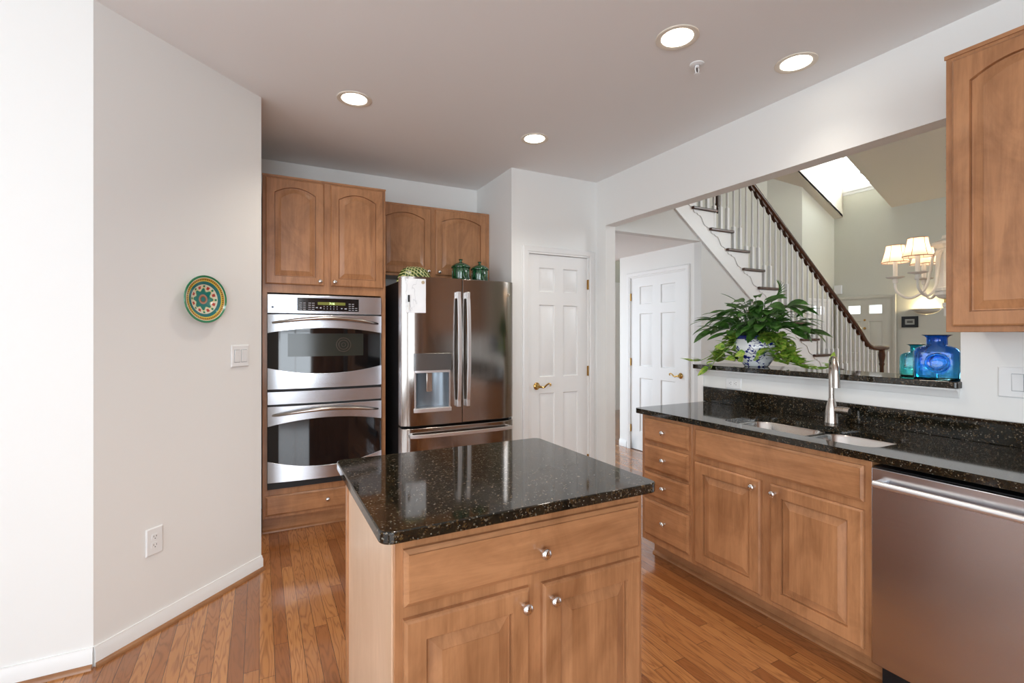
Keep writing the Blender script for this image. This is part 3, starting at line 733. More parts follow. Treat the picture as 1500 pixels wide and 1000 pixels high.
# faucet
t = thing('kitchen_faucet', 'brushed nickel gooseneck faucet behind the sink', 'faucet', (2.625, 1.468, .919))
b = MB(); b.lathe([(0, 0), (.033, 0), (.034, .004), (.031, .012), (.030, .05), (.026, .085), (.017, .115), (.0145, .130), (0, .13)], 28); b.build('faucet_body', M['nickel'], t, smooth=50)
dx, dy = -.79, -.61
P = [(0, 0, .12), (0, 0, .20), (0, 0, .265), (.012 * dx, .012 * dy, .305), (.045 * dx, .045 * dy, .333), (.085 * dx, .085 * dy, .330), (.112 * dx, .112 * dy, .298), (.120 * dx, .120 * dy, .265)]
b = MB(); q = spline(P, 8); b.tube(q, [.0128 + .004 * (i / len(q)) for i in range(len(q))], 16); b.build('spout', M['nickel'], t, smooth=60)
b = MB(); b.tube([(.120 * dx, .120 * dy, .280), (.121 * dx, .121 * dy, .23), (.123 * dx, .123 * dy, .195)], [.0165, .0178, .0188], 18); b.build('spray_head', M['nickel'], t, smooth=50)
b = MB(); b.tube([(.0, -.015, .070), (.002, -.04, .073), (.003, -.058, .073)], [.018, .0185, .019], 18); b.tube([(.003, -.059, .073), (.004, -.085, .072)], [.0188, .0180], 18); b.build('lever', M['nickel'], t, smooth=50)

# --- upper cabinet at right
t = run('wall_cabinet', 'maple wall cabinet with arched door at the right edge', 'cabinet', .917, 2.415)
W = .86
b = MB(); b.box(0, W, 0, .329, 1.387, 2.477); b.build('body', M['maple'], t, .002)
MB().box(-.003, W + .003, -.006, 0, 2.462, 2.477).build('top_moulding', M['mapleh'], t)
cab_door(t, .024, .420, 1.409, 2.445, .045, (.392, 1.44)); cab_door(t, .440, .836, 1.409, 2.445, .045, (.468, 1.44))

t = run('wall_cabinet', 'pair of maple wall cabinet doors beyond the right edge', 'cabinet', .055, 2.415)
MB().box(0, W, 0, .329, 1.387, 2.477).build('body', M['maple'], t, .002)
cab_door(t, .024, .420, 1.409, 2.445, .045, (.392, 1.44)); cab_door(t, .440, .836, 1.409, 2.445, .045, (.468, 1.44))
t = run('added_tall_cabinet', 'unseen tall maple cabinet added past the counter for the steel reflections', 'cabinet', -.86, 2.12)  # out of view; added to darken what the fridge reflects
MB().box(0, 1.20, 0, .62, 0, 2.477).build('body', M['maple'], t, .002)
for x_ in (.02, .61):
    cab_door(t, x_, x_ + .57, .14, 1.36, 0, (x_ + .28, 1.2)); cab_door(t, x_, x_ + .57, 1.40, 2.445, .045, (x_ + .28, 1.5))

t = thing('added_rear_cabinet', 'unseen tall maple cabinet added on the rear wall for the steel reflections', 'cabinet', (2.02, -2.62, 0), PI)  # out of view; added so oven and fridge steel reflect brown
MB().box(0, 1.62, 0, .575, 0, 2.477).build('body', M['maple'], t, .002)
for x_ in (.02, .56, 1.10):
    cab_door(t, x_, x_ + .50, .14, 1.36, 0, (x_ + .46, 1.2)); cab_door(t, x_, x_ + .50, 1.40, 2.445, .045, (x_ + .46, 1.5))

# ================================================================== wall plates
def wall_plate(name, label, cat, loc, rz, w, h, kind, horiz=False, n=1):
    t = thing(name, label, cat, loc, rz)
    b = MB(); b.loops([[(-w / 2 + i, y, -h / 2 + i), (w / 2 - i, y, -h / 2 + i), (w / 2 - i, y, h / 2 - i), (-w / 2 + i, y, h / 2 - i)] for i, y in ((0, 0), (0, -.003), (.004, -.006))], cap0=True)
    p = b.build('plate', M['white'], t, smooth=30)
    if kind == 'switch':
        for i in range(n):
            cx = (i - (n - 1) / 2) * .046
            b = MB(); b.prism([(-.033, -.0055), (-.033, -.008), (0, -.0095), (.033, -.0115), (.033, -.0055)][::1], cx - .0165, cx + .0165, 'yz', Matrix([[1, 0, 0, 0], [0, 0, 1, 0], [0, 1, 0, 0], [0, 0, 0, 1]]))
            b.build('rocker', M['white'], t, smooth=0)
            b = MB(); e = .0185
            b.box(cx - e, cx - .0170, -.0068, -.005, -.035, .035).box(cx + .0170, cx + e, -.0068, -.005, -.035, .035).box(cx - e, cx + e, -.0068, -.005, .0337, .0357).box(cx - e, cx + e, -.0068, -.005, -.0357, -.0337)
            b.build('rocker_gap', mat('shadow_line', (.35, .37, .39), .6), t, smooth=0)
    else:
        for s in (-1, 1):
            T = Matrix.Translation((s * .0195, 0, 0)) @ Matrix.Rotation(R(90), 4, 'Y') if horiz else Matrix.Translation((0, 0, s * .0195))
            b = MB(); b.prism(rrect(-.016, .016, -.014, .014, .007), -.0072, -.005, 'xz', T); f = b.build('receptacle', M['white'], t)
            b = MB(); b.box(-.0075, -.0055, -.0075, -.0068, -.001, .007, T); b.box(.0055, .0075, -.0075, -.0068, -.001, .006, T); b.box(-.002, .002, -.0075, -.0068, -.0095, -.0055, T); b.build('slot', M['dark'], f, smooth=0)
    return t
o = .0008
wall_plate('light_switch', 'double white rocker switch on the angled wall', 'light switch', (-.098 + o, 3.107 - o, 1.259), R(45), .116, .121, 'switch', n=2)
wall_plate('wall_outlet', 'white outlet low on the angled wall', 'outlet', (-.435 + o, 2.770 - o, .421), R(45), .078, .124, 'outlet')
wall_plate('wall_outlet', 'white horizontal outlet on the half wall under the plant', 'outlet', (2.7442, 2.145, 1.059), R(-90), .115, .070, 'outlet', True)
wall_plate('light_switch', 'white rocker switch beneath the right wall cabinet', 'light switch', (2.7442, .806, 1.182), R(-90), .122, .125, 'switch', n=1)

# painted plate
pm = mat('painted_ceramic', (.8, .8, .7), .12); k = N(pm); tc = k.n('TexCoord'); sp = k.n('SeparateXYZ'); k.l(tc.outputs['Object'], sp.inputs[0])
rr_ = k.math('SQRT', k.math('ADD', k.math('MULTIPLY', sp.outputs[0], sp.outputs[0]), k.math('MULTIPLY', sp.outputs[2], sp.outputs[2])))
rn = k.math('DIVIDE', rr_, .121); an = k.math('ARCTAN2', sp.outputs[2], sp.outputs[0])
cs8 = k.math('COSINE', k.math('MULTIPLY', an, 8)); cs24 = k.math('COSINE', k.math('MULTIPLY', an, 60)); cs8b = k.math('COSINE', k.math('ADD', k.math('MULTIPLY', an, 8), PI))
TE, GR, YE, CR, RD, BR, BL = (.015, .17, .17), (.02, .22, .09), (.72, .55, .08), (.72, .68, .52), (.45, .05, .03), (.20, .07, .03), (.05, .30, .45)
bands = k.ramp(rn, [(0, TE), (.10, BR), (.13, (.42, .22, .14)), (.20, TE), (.27, BL), (.36, CR), (.62, TE), (.75, YE), (.80, (.55, .33, .03)), (.88, CR), (.91, GR)], 'CONSTANT')
pet = k.math('MULTIPLY', k.math('LESS_THAN', rn, k.math('MULTIPLY_ADD', cs8, .07, .40)), k.math('GREATER_THAN', rn, .27)); bands = k.mix(pet, bands, (.01, .20, .16))
rim = k.math('MULTIPLY', k.math('MULTIPLY', k.math('GREATER_THAN', rn, k.math('MULTIPLY_ADD', cs8, .07, .41)), k.math('LESS_THAN', rn, k.math('MULTIPLY_ADD', cs8, .07, .435))), 1); bands = k.mix(rim, bands, (.65, .62, .15))
tul = k.math('MULTIPLY', k.math('MULTIPLY', k.math('GREATER_THAN', cs8b, .55), k.math('GREATER_THAN', rn, .44)), k.math('LESS_THAN', rn, .56)); bands = k.mix(tul, bands, RD)
lf = k.math('MULTIPLY', k.math('MULTIPLY', k.math('GREATER_THAN', cs8, .80), k.math('GREATER_THAN', rn, .51)), k.math('LESS_THAN', rn, .59)); bands = k.mix(lf, bands, GR)
dots = k.math('MULTIPLY', k.math('MULTIPLY', k.math('GREATER_THAN', cs24, .1), k.math('GREATER_THAN', rn, .79)), k.math('LESS_THAN', rn, .86)); bands = k.mix(dots, bands, BR)
k.base(bands); pm.node_tree.nodes['Principled BSDF'].inputs['Coat Weight'].default_value = .7
t = thing('decorative_plate', 'painted green and yellow ceramic plate hung on the angled wall', 'plate', (-.263 + .0008, 2.941 - .0008, 1.558), R(45))
b = MB(); b.lathe([(0, .010), (.045, .010), (.060, .014), (.080, .022), (.112, .031), (.119, .033), (.121, .030), (.110, .024), (.065, .003), (.045, 0), (0, 0)], 64, Matrix.Rotation(R(90), 4, 'X'))
b.build('plate_body', pm, t, smooth=60)

# ================================================================== ceiling lights
DL = [((.498, 2.981), 'in front of the oven cabinet', 14), ((1.736, 2.993), 'nearest the pantry door', 11), ((1.739, 1.666), 'left of the sprinkler head', 14), ((2.441, 1.540), 'over the sink', 4),
      ((.55, 1.45), 'added out of view to light the island', 22)]  # extra unseen downlight, added for the island front
DL = [(p, w_, e) for p, w_, e in DL]
for i, ((x, y), where, en) in enumerate(DL):
    t = thing('recessed_light', 'lit round recessed ceiling light ' + where, 'ceiling light', (x, y, H), 0, 'recessed kitchen ceiling lights')
    MB().lathe([(.098, 0), (.098, -.004), (.094, -.006), (.078, -.003), (.072, -.0012), (.072, 0)], 40).build('trim_ring', mat('ivory_trim_ring', (.78, .72, .62), .4) if i == 0 else bpy.data.materials['ivory_trim_ring'], t, smooth=60)
    MB().lathe([(0, -.0014), (.0725, -.0014)], 40).build('lens', M['lamp'], t)
    l = bpy.data.lights.new('downlight', 'SPOT'); l.energy = en * 2.3; l.color = (1, .90, .77); l.spot_size = R(115); l.spot_blend = 1; l.shadow_soft_size = .06
    lo = bpy.data.objects.new('downlight', l); col.objects.link(lo); lo.location = (x, y, H - .02)
t = thing('sprinkler_head', 'white pendent fire sprinkler on the kitchen ceiling', 'sprinkler', (2.001, 1.783, H))
MB().lathe([(.036, 0), (.036, -.004), (.028, -.008), (.014, -.009), (.012, 0)], 28).build('escutcheon', M['white'], t, smooth=40)
b = MB(); b.lathe([(0, -.008), (.011, -.008), (.011, -.018), (.006, -.020), (0, -.02)], 16)
for s in (-1, 1): b.tube([(s * .010, 0, -.016), (s * .014, 0, -.030), (s * .005, 0, -.046), (0, 0, -.05)], .0025, 8)
b.build('frame', M['white'], t); MB().lathe([(0, -.051), (.013, -.052), (.014, -.050), (0, -.049)], 20).build('deflector', M['white'], t)
MB().tube([(0, 0, -.020), (0, 0, -.044)], .003, 8).build('bulb', M['dark'], t)

# ================================================================== plant on the ledge
random.seed(11)
PX, PY, PZ = 2.885, 2.085, 1.1705
t = thing('potted_plant', 'leafy peace lily and trailing pothos in a blue and white pot', 'plant', (PX, PY, PZ))
potm = mat('blue_white_ceramic', (.85, .86, .9), .12); k = N(potm); v = k.coord((1, 1, 1.4))
v1 = k.n('TexVoronoi', feature='F1'); v1.inputs['Scale'].default_value = 34; k.l(v, v1.inputs['Vector'])
nz = k.noise(v, 17, 2, .4, 1.2); ms = k.math('MULTIPLY', k.math('LESS_THAN', v1.outputs['Distance'], .27), k.math('GREATER_THAN', nz, .46))
st_ = k.math('LESS_THAN', k.math('ABSOLUTE', k.math('SUBTRACT', nz, .60)), .025)
spz = k.n('SeparateXYZ'); tcz = k.n('TexCoord'); k.l(tcz.outputs['Object'], spz.inputs[0]); bz = k.math('GREATER_THAN', spz.outputs[2], .178)
k.base(k.mix(k.math('MAXIMUM', k.math('MAXIMUM', ms, st_), bz), (.90, .91, .93), (.012, .02, .20)))
b = MB(); b.lathe([(0, 0), (.070, 0), (.075, .006), (.105, .05), (.132, .105), (.135, .140), (.122, .175), (.118, .188), (.124, .197), (.120, .202), (.112, .196), (.112, .165), (0, .165)], 40); b.build('pot', potm, t, smooth=60)
MB().lathe([(0, .168), (.113, .168)], 24).build('soil', mat('potting_soil', (.03, .018, .01), .9), t)
def leafmat(name, a, bcol, var):
    m = mat(name, a, .38); k = N(m); v = k.coord()
    k.base(k.ramp(k.noise(v, var, 2, .5, 1.0), [(.38, bcol), (.5, a), (.62, tuple(x * 1.5 for x in a))]) if not var > 30 else k.ramp(k.noise(v, var, 2, .5, 1.5), [(.40, a), (.52, bcol), (.60, (.50, .55, .12))]))
    b = m.node_tree.nodes['Principled BSDF']; b.inputs['Subsurface Weight'].default_value = 0
    tr = k.n('BsdfTranslucent'); tr.inputs[0].default_value = (*[min(1, x * 2.2) for x in a], 1); mx = k.n('MixShader'); mx.inputs[0].default_value = .25
    k.l(b.outputs[0], mx.inputs[1]); k.l(tr.outputs[0], mx.inputs[2]); k.l(mx.outputs[0], k.t.nodes['Material Output'].inputs[0]); return m
lily = leafmat('lily_leaf_green', (.045, .125, .022), (.018, .060, .011), 20)
poth = leafmat('pothos_leaf_variegated', (.11, .29, .03), (.40, .56, .08), 38)
def leaf(b, base, d, up, L_, W_, droop, fold=.25, heart=False, n=7):
    d = Vector(d).normalized(); up = Vector(up); side = d.cross(up).normalized(); nrm = side.cross(d).normalized()
    vs = []; fs = []; p = Vector(base); dd = d.copy()
    for i in range(n + 1):
        a = i / n
        wv_ = (math.sin(PI * min(1, a * .93 + .07)) ** .75 if not heart else math.sin(PI * min(1, a ** .62 * .96 + .04)) ** .8) * W_ / 2
        if i == n: wv_ = 0
        nn = side.cross(dd).normalized()
        off = nn * (wv_ * fold)
        vs += [p + side * wv_ + off, p + side * wv_ * .5 + off * .3, p.copy(), p - side * wv_ * .5 + off * .3, p - side * wv_ + off]
        p = p + dd * (L_ / n); dd = (dd + Vector((0, 0, -droop / n))).normalized()
    for i in range(n):
        for j in range(4): q = i * 5 + j; fs.append((q, q + 1, q + 6, q + 5))
    b.add(vs, fs)
lb, sb, pb, vb = MB(), MB(), MB(), MB()
for i in range(135):
    a = random.uniform(0, 2 * PI); k_ = random.random() ** .6
    rx, ry = .17, .37
    hgt = .16 + (.27 * (1 - k_ ** 2 * .60)) * random.uniform(.35, 1.10)
    tip = Vector((rx * k_ * math.cos(a), ry * k_ * math.sin(a) + .02, hgt))
    bs = Vector((.05 * math.cos(a), .05 * math.sin(a), .17)); mid = (bs + tip) * .5 + Vector((0, 0, .06))
    q = spline([bs, mid, tip], 4); sb.tube(q, .0022, 5)
    out = Vector((math.cos(a) * .8 + random.uniform(-.5, .3), math.sin(a) + random.uniform(-.5, .5), random.uniform(-.35, .45)))
    leaf(lb, tip, out, (random.uniform(-.9, .1), random.uniform(-.4, .4), 1), random.uniform(.12, .185), random.uniform(.046, .064), random.uniform(.4, 1.2), .12)
for i in range(9):  # little palm frond
    a = .5 + i * .14; leaf(lb, (-.02, -.14 - .006 * i, .44 + .004 * i), (.05, -math.cos(a * 1.3) * .7, math.sin(a) * 1.0), (1, 0, 0), .09, .006, .7, 0)
sb.tube([(0, 0, .17), (-.02, -.07, .33), (-.02, -.14, .44)], .0025, 5)
for i in (0, 1, 2, 3, 4, 5, 6, 10, 11, 12, 13, 14, 15):
    a = i * 2 * PI / 16 + random.uniform(-.15, .15)
    ln = random.uniform(.14, .36); sy = 1.0
    P = [(.09 * math.cos(a), .09 * math.sin(a), .18), (.15 * math.cos(a), .15 * math.sin(a), .19), (.165 * math.cos(a), (.15 + ln * .35) * math.sin(a), .09), (min(.14, max(-.165, .17 * math.cos(a))), (.15 + ln * .75) * math.sin(a), .018)]
    if i % 2 == 0: P[3] = (P[3][0], P[3][1], .03)
    q = spline(P, 6); vb.tube(q, .0024, 5)
    for j in range(1, len(q), 1):
        for s in range(1 if j % 2 else 2):
            az = random.uniform(0, 2 * PI)
            dv = Vector((math.cos(az) * .8 - .25, math.sin(az), random.uniform(-.25, .7))); bp = Vector(q[j])
            if bp.z < .05: dv.z = abs(dv.z) * .7 + .1
            leaf(pb, bp, dv, (0, 0, 1), random.uniform(.065, .100), random.uniform(.048, .070), random.uniform(.3, .8) if bp.z > .07 else .15, .15, True)
# runners along the ledge, one leaf hanging over its kitchen edge, one standing by the faucet
for P, up in (([(0, .12, .18), (-.05, .24, .10), (-.10, .36, .025), (-.155, .42, .02)], 0), ([(0, -.1, .18), (-.03, -.22, .09), (-.06, -.33, .02), (-.05, -.44, .012), (-.04, -.50, .03)], 1), ([(-.1, .05, .17), (-.17, .12, .08), (-.20, .16, .03), (-.215, .18, -.02)], 2)):
    q = spline(P, 6); vb.tube(q, .0024, 5)
    for j in range(4, len(q), 2):
        az = random.uniform(0, 2 * PI); leaf(pb, q[j], (math.cos(az), math.sin(az), .35 if up < 2 else -.1), (0, 0, 1), .07, .05, .25, .15, True)
leaf(pb, (-.04, -.50, .03), (-.1, -.15, 1), (-1, .2, 0), .085, .05, .0, .15, True)
leaf(pb, (-.215, .20, -.012), (-.15, .7, -.5), (-1, 0, .3), .10, .045, .2, .15, True)
for i in range(7): leaf(pb, (-.13 + random.uniform(-.02, .03), random.uniform(-.14, .13), random.uniform(.05, .18)), (-.5, random.uniform(-.8, .8), random.uniform(-.6, .1)), (-1, 0, .4), .065, .05, .2, .12, True)
for mb_ in (lb, pb, vb): mb_.v = [(x, y, max(z, .004)) if x > -.195 else (x, y, z) for x, y, z in mb_.v]
lb.build('lily_leaves', lily, t, smooth=80, recalc=False); sb.build('lily_stems', lily, t, recalc=False)
pb.build('pothos_leaves', poth, t, smooth=80, recalc=False); vb.build('pothos_vines', poth, t)

# ================================================================== glass decanters on the ledge
def glass(name, top, bot, z0, z1):
    m = mat(name, bot, .02, 0, Transmission_Weight=1.0, IOR=1.47); k = N(m)
    tcz = k.n('TexCoord'); s_ = k.n('SeparateXYZ'); k.l(tcz.outputs['Object'], s_.inputs[0])
    f = k.math('DIVIDE', k.math('SUBTRACT', s_.outputs[2], z0), z1 - z0)
    k.base(k.mix(k.math('MINIMUM', 1, k.math('MAXIMUM', 0, k.math('MULTIPLY_ADD', k.noise(k.coord(), 18, 2), .8, k.math('SUBTRACT', f, .4)))), bot, top))
    k.bump(k.noise(k.coord(), 22, 2), .5, .004); return m
g1 = glass('cobalt_glass', (.06, .33, .96), (.28, .75, .98), -.02, .19); g2 = glass('teal_glass', (.05, .48, .70), (.25, .84, .86), .0, .18)
def decanter(name, label, loc, rz, w_, d_, h, m):
    t = thing(name, label, 'decanter', loc, rz, 'blue glass decanters on the bar ledge')
    b = MB()
    def sq(hw, hd, z, n=32, p=5):
        out = []
        for i in range(n):
            a = 2 * PI * i / n; c_, s_ = math.cos(a), math.sin(a); e = 2 / p
            out.append((hw * math.copysign(abs(c_) ** e, c_), hd * math.copysign(abs(s_) ** e, s_), z))
        return out
    W_, D_ = w_ / 2, d_ / 2; bh = h * .74; nr = w_ * .225
    L_ = [sq(W_ * .94, D_ * .9, 0), sq(W_, D_, .006), sq(W_ * 1.0, D_, bh * .5), sq(W_ * .99, D_, bh * .80), sq(W_ * .93, D_ * .95, bh * .90), sq(W_ * .78, D_ * .88, bh * .965), sq(nr * 1.4, nr * 1.15, bh, p=2.6), sq(nr * 1.02, nr, bh * 1.04, p=2), sq(nr, nr, h * .93, p=2), sq(nr * 1.15, nr * 1.1, h * .965, p=2), sq(nr * 1.5, nr * 1.25, h, p=2)]
    th = .004; inn = [[(x * (1 - th / W_ * 1.3), y * (1 - th / D_ * 1.3), max(.008, z - .0015)) for x, y, z in lp] for lp in L_]
    b.loops(L_ + inn[::-1], cap0=True, cap1=True); b.build('glass_body', m, t, smooth=60)
    if w_ > .16:
        for s in (-1, 1): MB().lathe([(0, .001), (.018, .0015), (.034, .004), (.040, .0075), (.044, .004), (.046, 0)], 32, Matrix.Translation((.004, s * D_, bh * .50)) @ Matrix.Rotation(R(-90 * s), 4, 'X')).build('pressed_medallion', m, t, smooth=60)
    return t
decanter('glass_decanter', 'larger cobalt blue square glass decanter with ruffled lip', (2.835, 1.110, 1.1705), R(-72), .172, .10, .206, g1)
decanter('glass_decanter', 'smaller teal glass decanter behind the cobalt one', (2.945, 1.228, 1.1705), R(-68), .150, .085, .158, g2)

# ================================================================== staircase
t = thing('staircase', 'white staircase with dark treads, rail and turned balusters rising left', 'staircase', (0, 0, 0))
run_, rise = .2525, .1904
def XR_(n): return 4.196 + run_ * (n - 1)
def ZT(n): return rise * (15 - n)
Ya, Yb = 3.512, 4.555
for n in range(-1, 15):
    x, z = XR_(n), ZT(n)
    b = MB(); b.box(x - run_ - .005, x, Ya - .001, Yb, z - .028, z); b.box(x - run_ - .095, x, Ya - .045, Ya - .001, z - .028, z)
    b.build('tread', M['walnut'], t, .006)
    MB().box(x - .045, x - .028, Ya, Yb, z - rise, z - .029).build('riser', M['trim'], t)
    b = MB(); xa = x - run_ - .07
    Q = [(x - .035, z - .030), (xa, z - .030), (xa, z - .050), (xa + .02, z - .062), (xa + .045, z - .060), (xa + .055, z - .075)]
    for i in range(7): u = i / 6; Q.append((xa + .07 + .11 * u, z - .080 - .10 * u + .018 * math.sin(2 * PI * u)))
    Q += [(xa + .20, z - .205 + .012), (x - .035, z - rise - .0)]
    b.prism(Q, Ya - .024, Ya - .016, 'xz'); b.build('scroll_bracket', M['trim'], t)
Q = []
for n in range(-1, 15): Q += [(XR_(n) - .03 - run_, ZT(n) - .0285), (XR_(n) - .03, ZT(n) - .0285)]
Q += [(XR_(14) - .03, .001), (7.2, .001), (7.0, SL(7.0)), (3.35, SL(3.35))]
MB().prism(Q, Ya - .016, Ya - .003, 'xz').build('stringer', M['trim'], t)
b = MB(); b.prism([(3.35, SL(3.35)), (7.1, SL(7.1)), (7.1, SL(7.1) - .07), (3.35, SL(3.35) - .07)], Ya - .020, Ya - .003, 'xz'); b.build('stringer_moulding', M['trim'], t)
def RZ(x): return 1.815 - .752 * (x - 6.437)
YR = Ya + .03
bal = None
x = 3.72
while x < 7.40:
    n = math.ceil((x - 4.196) / run_ + 1 - 1e-6); zb_ = ZT(n); top = (RZ(x) if x < 7.0 else max(1.18, RZ(x))) - .02
    b = MB(); hb = .25; b.box(-.016, .016, -.016, .016, zb_, zb_ + hb)
    hh = top - zb_ - hb
    b.lathe([(.016, zb_ + hb), (.0105, zb_ + hb + .012), (.0145, zb_ + hb + .03), (.0155, zb_ + hb + .06), (.013, zb_ + hb + .16), (.009, top)], 10)
    o = b.build('baluster', M['trim'], t, smooth=50); o.location = (x, YR, 0); x += .101
for x_, y_ in ((7.50, 3.62), (7.56, 3.50), (7.60, 3.60), (7.62, 3.52)):
    b = MB(); b.box(-.016, .016, -.016, .016, .19, .44); b.lathe([(.016, .44), (.011, .46), (.015, .49), (.009, 1.15)], 10); o = b.build('baluster', M['trim'], t, smooth=50); o.location = (x_, y_, 0)
P = [(3.30, YR, RZ(3.30)), (4.5, YR, RZ(4.5)), (5.5, YR, RZ(5.5)), (6.5, YR, RZ(6.5)), (6.90, YR, RZ(6.9)), (7.05, YR, 1.325), (7.15, YR, 1.245), (7.26, YR, 1.205), (7.40, YR, 1.195), (7.56, YR, 1.195), (7.66, YR + .02, 1.195), (7.70, YR + .09, 1.195), (7.64, YR + .14, 1.195), (7.57, YR + .11, 1.195)]
b = MB(); q = spline(P, 6); b.tube(q, .036, 12, flat=.85); b.build('handrail', M['walnut'], t, smooth=50)
b = MB(); x = 3.7
while x < 7.0:                                        # scalloped fillets between baluster tops
    b.prism([(x - .035, RZ(x - .035) - .03), (x + .04, RZ(x + .04) - .03), (x + .04, RZ(x + .04) - .055), (x + .01, RZ(x) - .07), (x - .02, RZ(x) - .045)], YR - .018, YR + .018, 'xz'); x += .101
b.build('rail_fillet', M['walnut'], t)
b = MB(); b.lathe([(.040, .19), (.040, .22), (.030, .24), (.036, .30), (.038, .36), (.030, .50), (.026, .80), (.024, .95), (.034, .98), (.026, 1.0), (.036, 1.05), (.042, 1.10), (.034, 1.16), (.040, 1.175)], 20); o = b.build('newel_post', M['walnut'], t, smooth=50); o.location = (7.50, YR, 0)
b = MB(); b.box(7.479 - .26, 7.72, Ya - .03, 3.70, .165, .19); b.lathe([(.14, .165), (.14, .19), (0, .19)], 24, Matrix.Translation((7.66, 3.57, 0)), ); b.build('starting_step', M['walnut'], t)
MB().box(2.86, XR_(-1) - run_, Ya, Yb, 2.98, 3.20).build('landing', M['trim'], t)
b = MB(); b.box(-.02, .02, -.02, .02, 2.74, 3.5); b.lathe([(.0, 2.685), (.010, 2.69), (.013, 2.70), (.008, 2.715), (.02, 2.74)], 12); o = b.build('newel_drop', M['walnut'], t); o.location = (4.40, 3.64, 0)

# ================================================================== chandelier
t = thing('chandelier', 'white six arm chandelier with lit pleated shades on a chain', 'chandelier', (4.016, 1.512, 0))
wm = mat('cream_enamel', (.82, .79, .72), .4)
b = MB(); b.lathe([(0, 1.50), (.022, 1.50), (.022, 1.555), (.030, 1.56), (.030, 1.585), (.018, 1.59), (.018, 1.61), (.05, 1.62), (.068, 1.64), (.070, 1.66), (.075, 1.665), (.075, 1.685), (.068, 1.69), (.063, 1.93), (.055, 1.945), (.072, 1.955), (.085, 1.97), (.082, 1.985), (.05, 2.0), (.035, 2.01), (.03, 2.03), (0, 2.035)], 6); b.build('body', wm, t, smooth=20)
MB().lathe([(.0, 1.588), (.021, 1.588), (.021, 1.612), (0, 1.612)], 16).build('brass_collar', M['brass'], t)
shade = mat('pleated_fabric_shade', (.88, .80, .68), .8); k = N(shade); pbs = k.b; tr = k.n('BsdfTranslucent'); tr.inputs[0].default_value = (.95, .78, .60, 1); mx = k.n('MixShader'); mx.inputs[0].default_value = .6
k.l(pbs.outputs[0], mx.inputs[1]); k.l(tr.outputs[0], mx.inputs[2]); k.l(mx.outputs[0], k.t.nodes['Material Output'].inputs[0])
piping = mat('shade_piping', (.35, .17, .09), .7)
yaw = R(-27.459)
for ang in (196, 136, 76, 16, 316, 256):
    a = R(ang) + yaw; ca, sa = math.cos(a), math.sin(a); rA = .275
    def pt(r, z): return (r * ca, r * sa, z)
    arm = MB().tube(spline([pt(.045, 1.93), pt(.075, 1.90), pt(.090, 1.80), pt(.115, 1.69), (pt(.17, 1.635)), pt(.222, 1.635), pt(.268, 1.68), pt(.275, 1.735)], 6), .0085, 8).build('arm', wm, t, smooth=60)
    T = Matrix.Translation((rA * ca, rA * sa, 0))
    MB().lathe([(0, 1.732), (.014, 1.735), (.016, 1.755), (.012, 1.764), (.03, 1.768), (.052, 1.775), (.054, 1.779), (.02, 1.776), (.013, 1.776), (.013, 1.885), (0, 1.886)], 24, T).build('candle_cup', wm, arm, smooth=50)
    MB().lathe([(.0125, 1.886), (.0145, 1.888), (.0145, 1.897), (.010, 1.90), (0, 1.90)], 16, T).build('socket', M['brass'], arm)
    MB().lathe([(.079, 1.878), (.066, 1.92), (.056, 1.96), (.052, 1.995)], 36, T).build('lamp_shade', shade, arm, smooth=60)
    b = MB(); b.lathe([(.0785, 1.876), (.0800, 1.876), (.0800, 1.881), (.0785, 1.881)], 30, T); b.lathe([(.0515, 1.993), (.053, 1.993), (.053, 1.997), (.0515, 1.997)], 30, T)
    for j in range(6):
        c_ = R(60 * j); b.tube([T @ Vector((r * math.cos(c_), r * math.sin(c_), z)) for r, z in ((.0795, 1.878), (.0665, 1.92), (.0565, 1.96), (.0525, 1.995))], .0016, 5)
    b.build('shade_piping', piping, arm)
    l = bpy.data.lights.new('shade_bulb', 'POINT'); l.energy = .65; l.color = (1, .80, .58); l.shadow_soft_size = .018
    lo = bpy.data.objects.new('shade_bulb', l); col.objects.link(lo); lo.location = (4.016 + rA * ca, 1.512 + rA * sa, 1.93)
b = MB(); z = 2.035; i = 0
while z < 5.27:
    T = Matrix.Translation((0, 0, z + .018)) @ Matrix.Rotation(R(90 * (i % 2)), 4, 'Z')
    b.tube([T @ Vector((.011 * math.cos(2 * PI * j / 10), 0, .022 * math.sin(2 * PI * j / 10))) for j in range(11)], .0022, 5, caps=False); z += .0375; i += 1
b.build('chain', M['nickel'], t, smooth=60)
MB().lathe([(0, 5.26), (.06, 5.27), (.065, 5.299), (0, 5.299)], 20).build('canopy', wm, t)
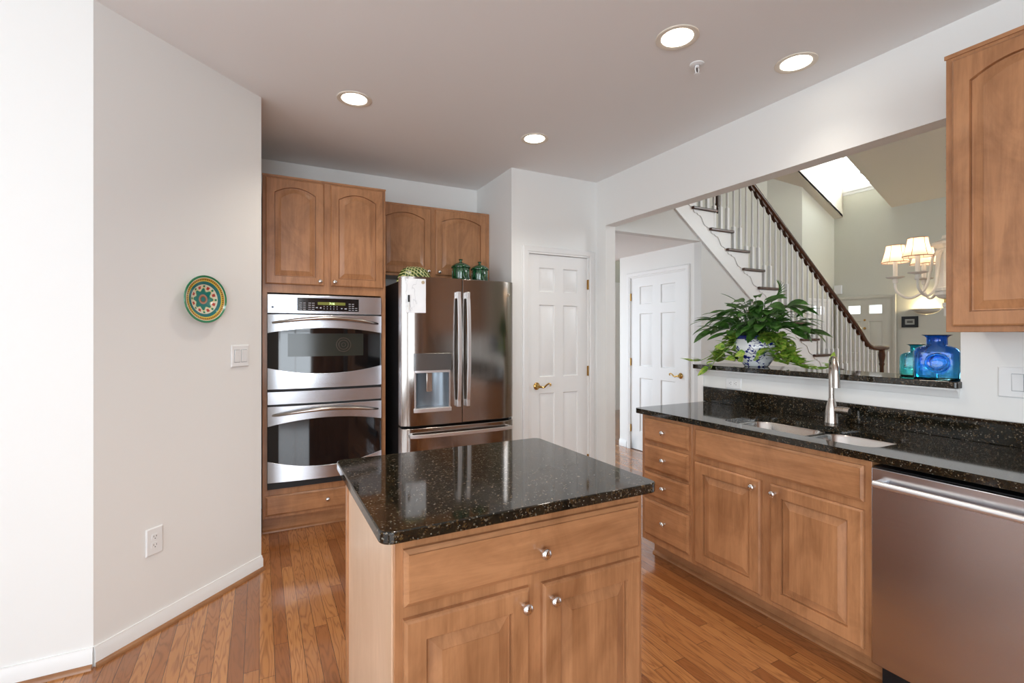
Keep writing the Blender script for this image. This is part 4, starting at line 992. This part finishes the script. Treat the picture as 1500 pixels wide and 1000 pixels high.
MB().tube(spline([(.006 * math.sin(i * 1.3), .006 * math.cos(i * 1.3), 2.04 + i * .2) for i in range(17)], 3), .003, 6).build('cord', mat('ivory_cord', (.6, .56, .45), .6), t)

# wall sconce, small frame, chime box on the front wall
t = thing('wall_sconce', 'small half bowl uplight sconce glowing beside the front door', 'wall light', (XF, 4.26, 1.80), R(-90))
b = MB(); vs = []; fs = []; NR = 6; NA = 20
for i in range(NR + 1):
    f_ = i / NR; z = -.10 * math.cos(f_ * PI / 2); r = .21 * math.sin(f_ * PI / 2 * .98 + .03)
    for j in range(NA + 1): a = PI + PI * j / NA; vs.append((r * math.cos(a), .62 * r * math.sin(a) - .001, z + .04))
for i in range(NR):
    for j in range(NA): q = i * (NA + 1) + j; fs.append((q, q + 1, q + NA + 2, q + NA + 1))
b.add(vs, fs); b.build('bowl', mat('sconce_plaster', (.62, .60, .52), .6), t, smooth=60)
l = bpy.data.lights.new('sconce_bulb', 'POINT'); l.energy = 8; l.color = (1, .78, .42); l.shadow_soft_size = .03
lo = bpy.data.objects.new('sconce_bulb', l); col.objects.link(lo); lo.location = (XF - .07, 4.26, 1.875)
t = thing('picture_frame', 'tiny black framed picture under the sconce by the front door', 'picture', (XF - .001, 4.505, 1.61), R(-90))
b = MB(); s1, s2 = .125, .075
def lp(a, c_, y): return [(-a, y, -c_), (a, y, -c_), (a, y, c_), (-a, y, c_)]
b.loops([lp(s1, s2 + .025, 0), lp(s1, s2 + .025, -.02), lp(.075, .05, -.018), lp(.075, .05, -.006)], cap0=True); b.build('frame', M['dark'], t, smooth=0)
MB().box(-.075, .075, -.008, -.0065, -.05, .05).build('print', mat('grey_print_paper', (.45, .46, .42), .6), t); MB().box(-.045, .045, -.0092, -.0082, -.022, .022).build('inner_print', mat('dark_print', (.12, .12, .11), .6), t)
o = box('door_chime', M['white'], 9.72, 9.98, 5.77, 5.819, 2.20, 2.36, None, .005)
bpy.data.objects.remove(o)
o = box('door_chime', M['white'], XF - .05, XF - .001, 5.66, 5.80, 2.20, 2.38, None, .006); tag(o, 'white chime box at the wall corner over the front door', 'door chime')
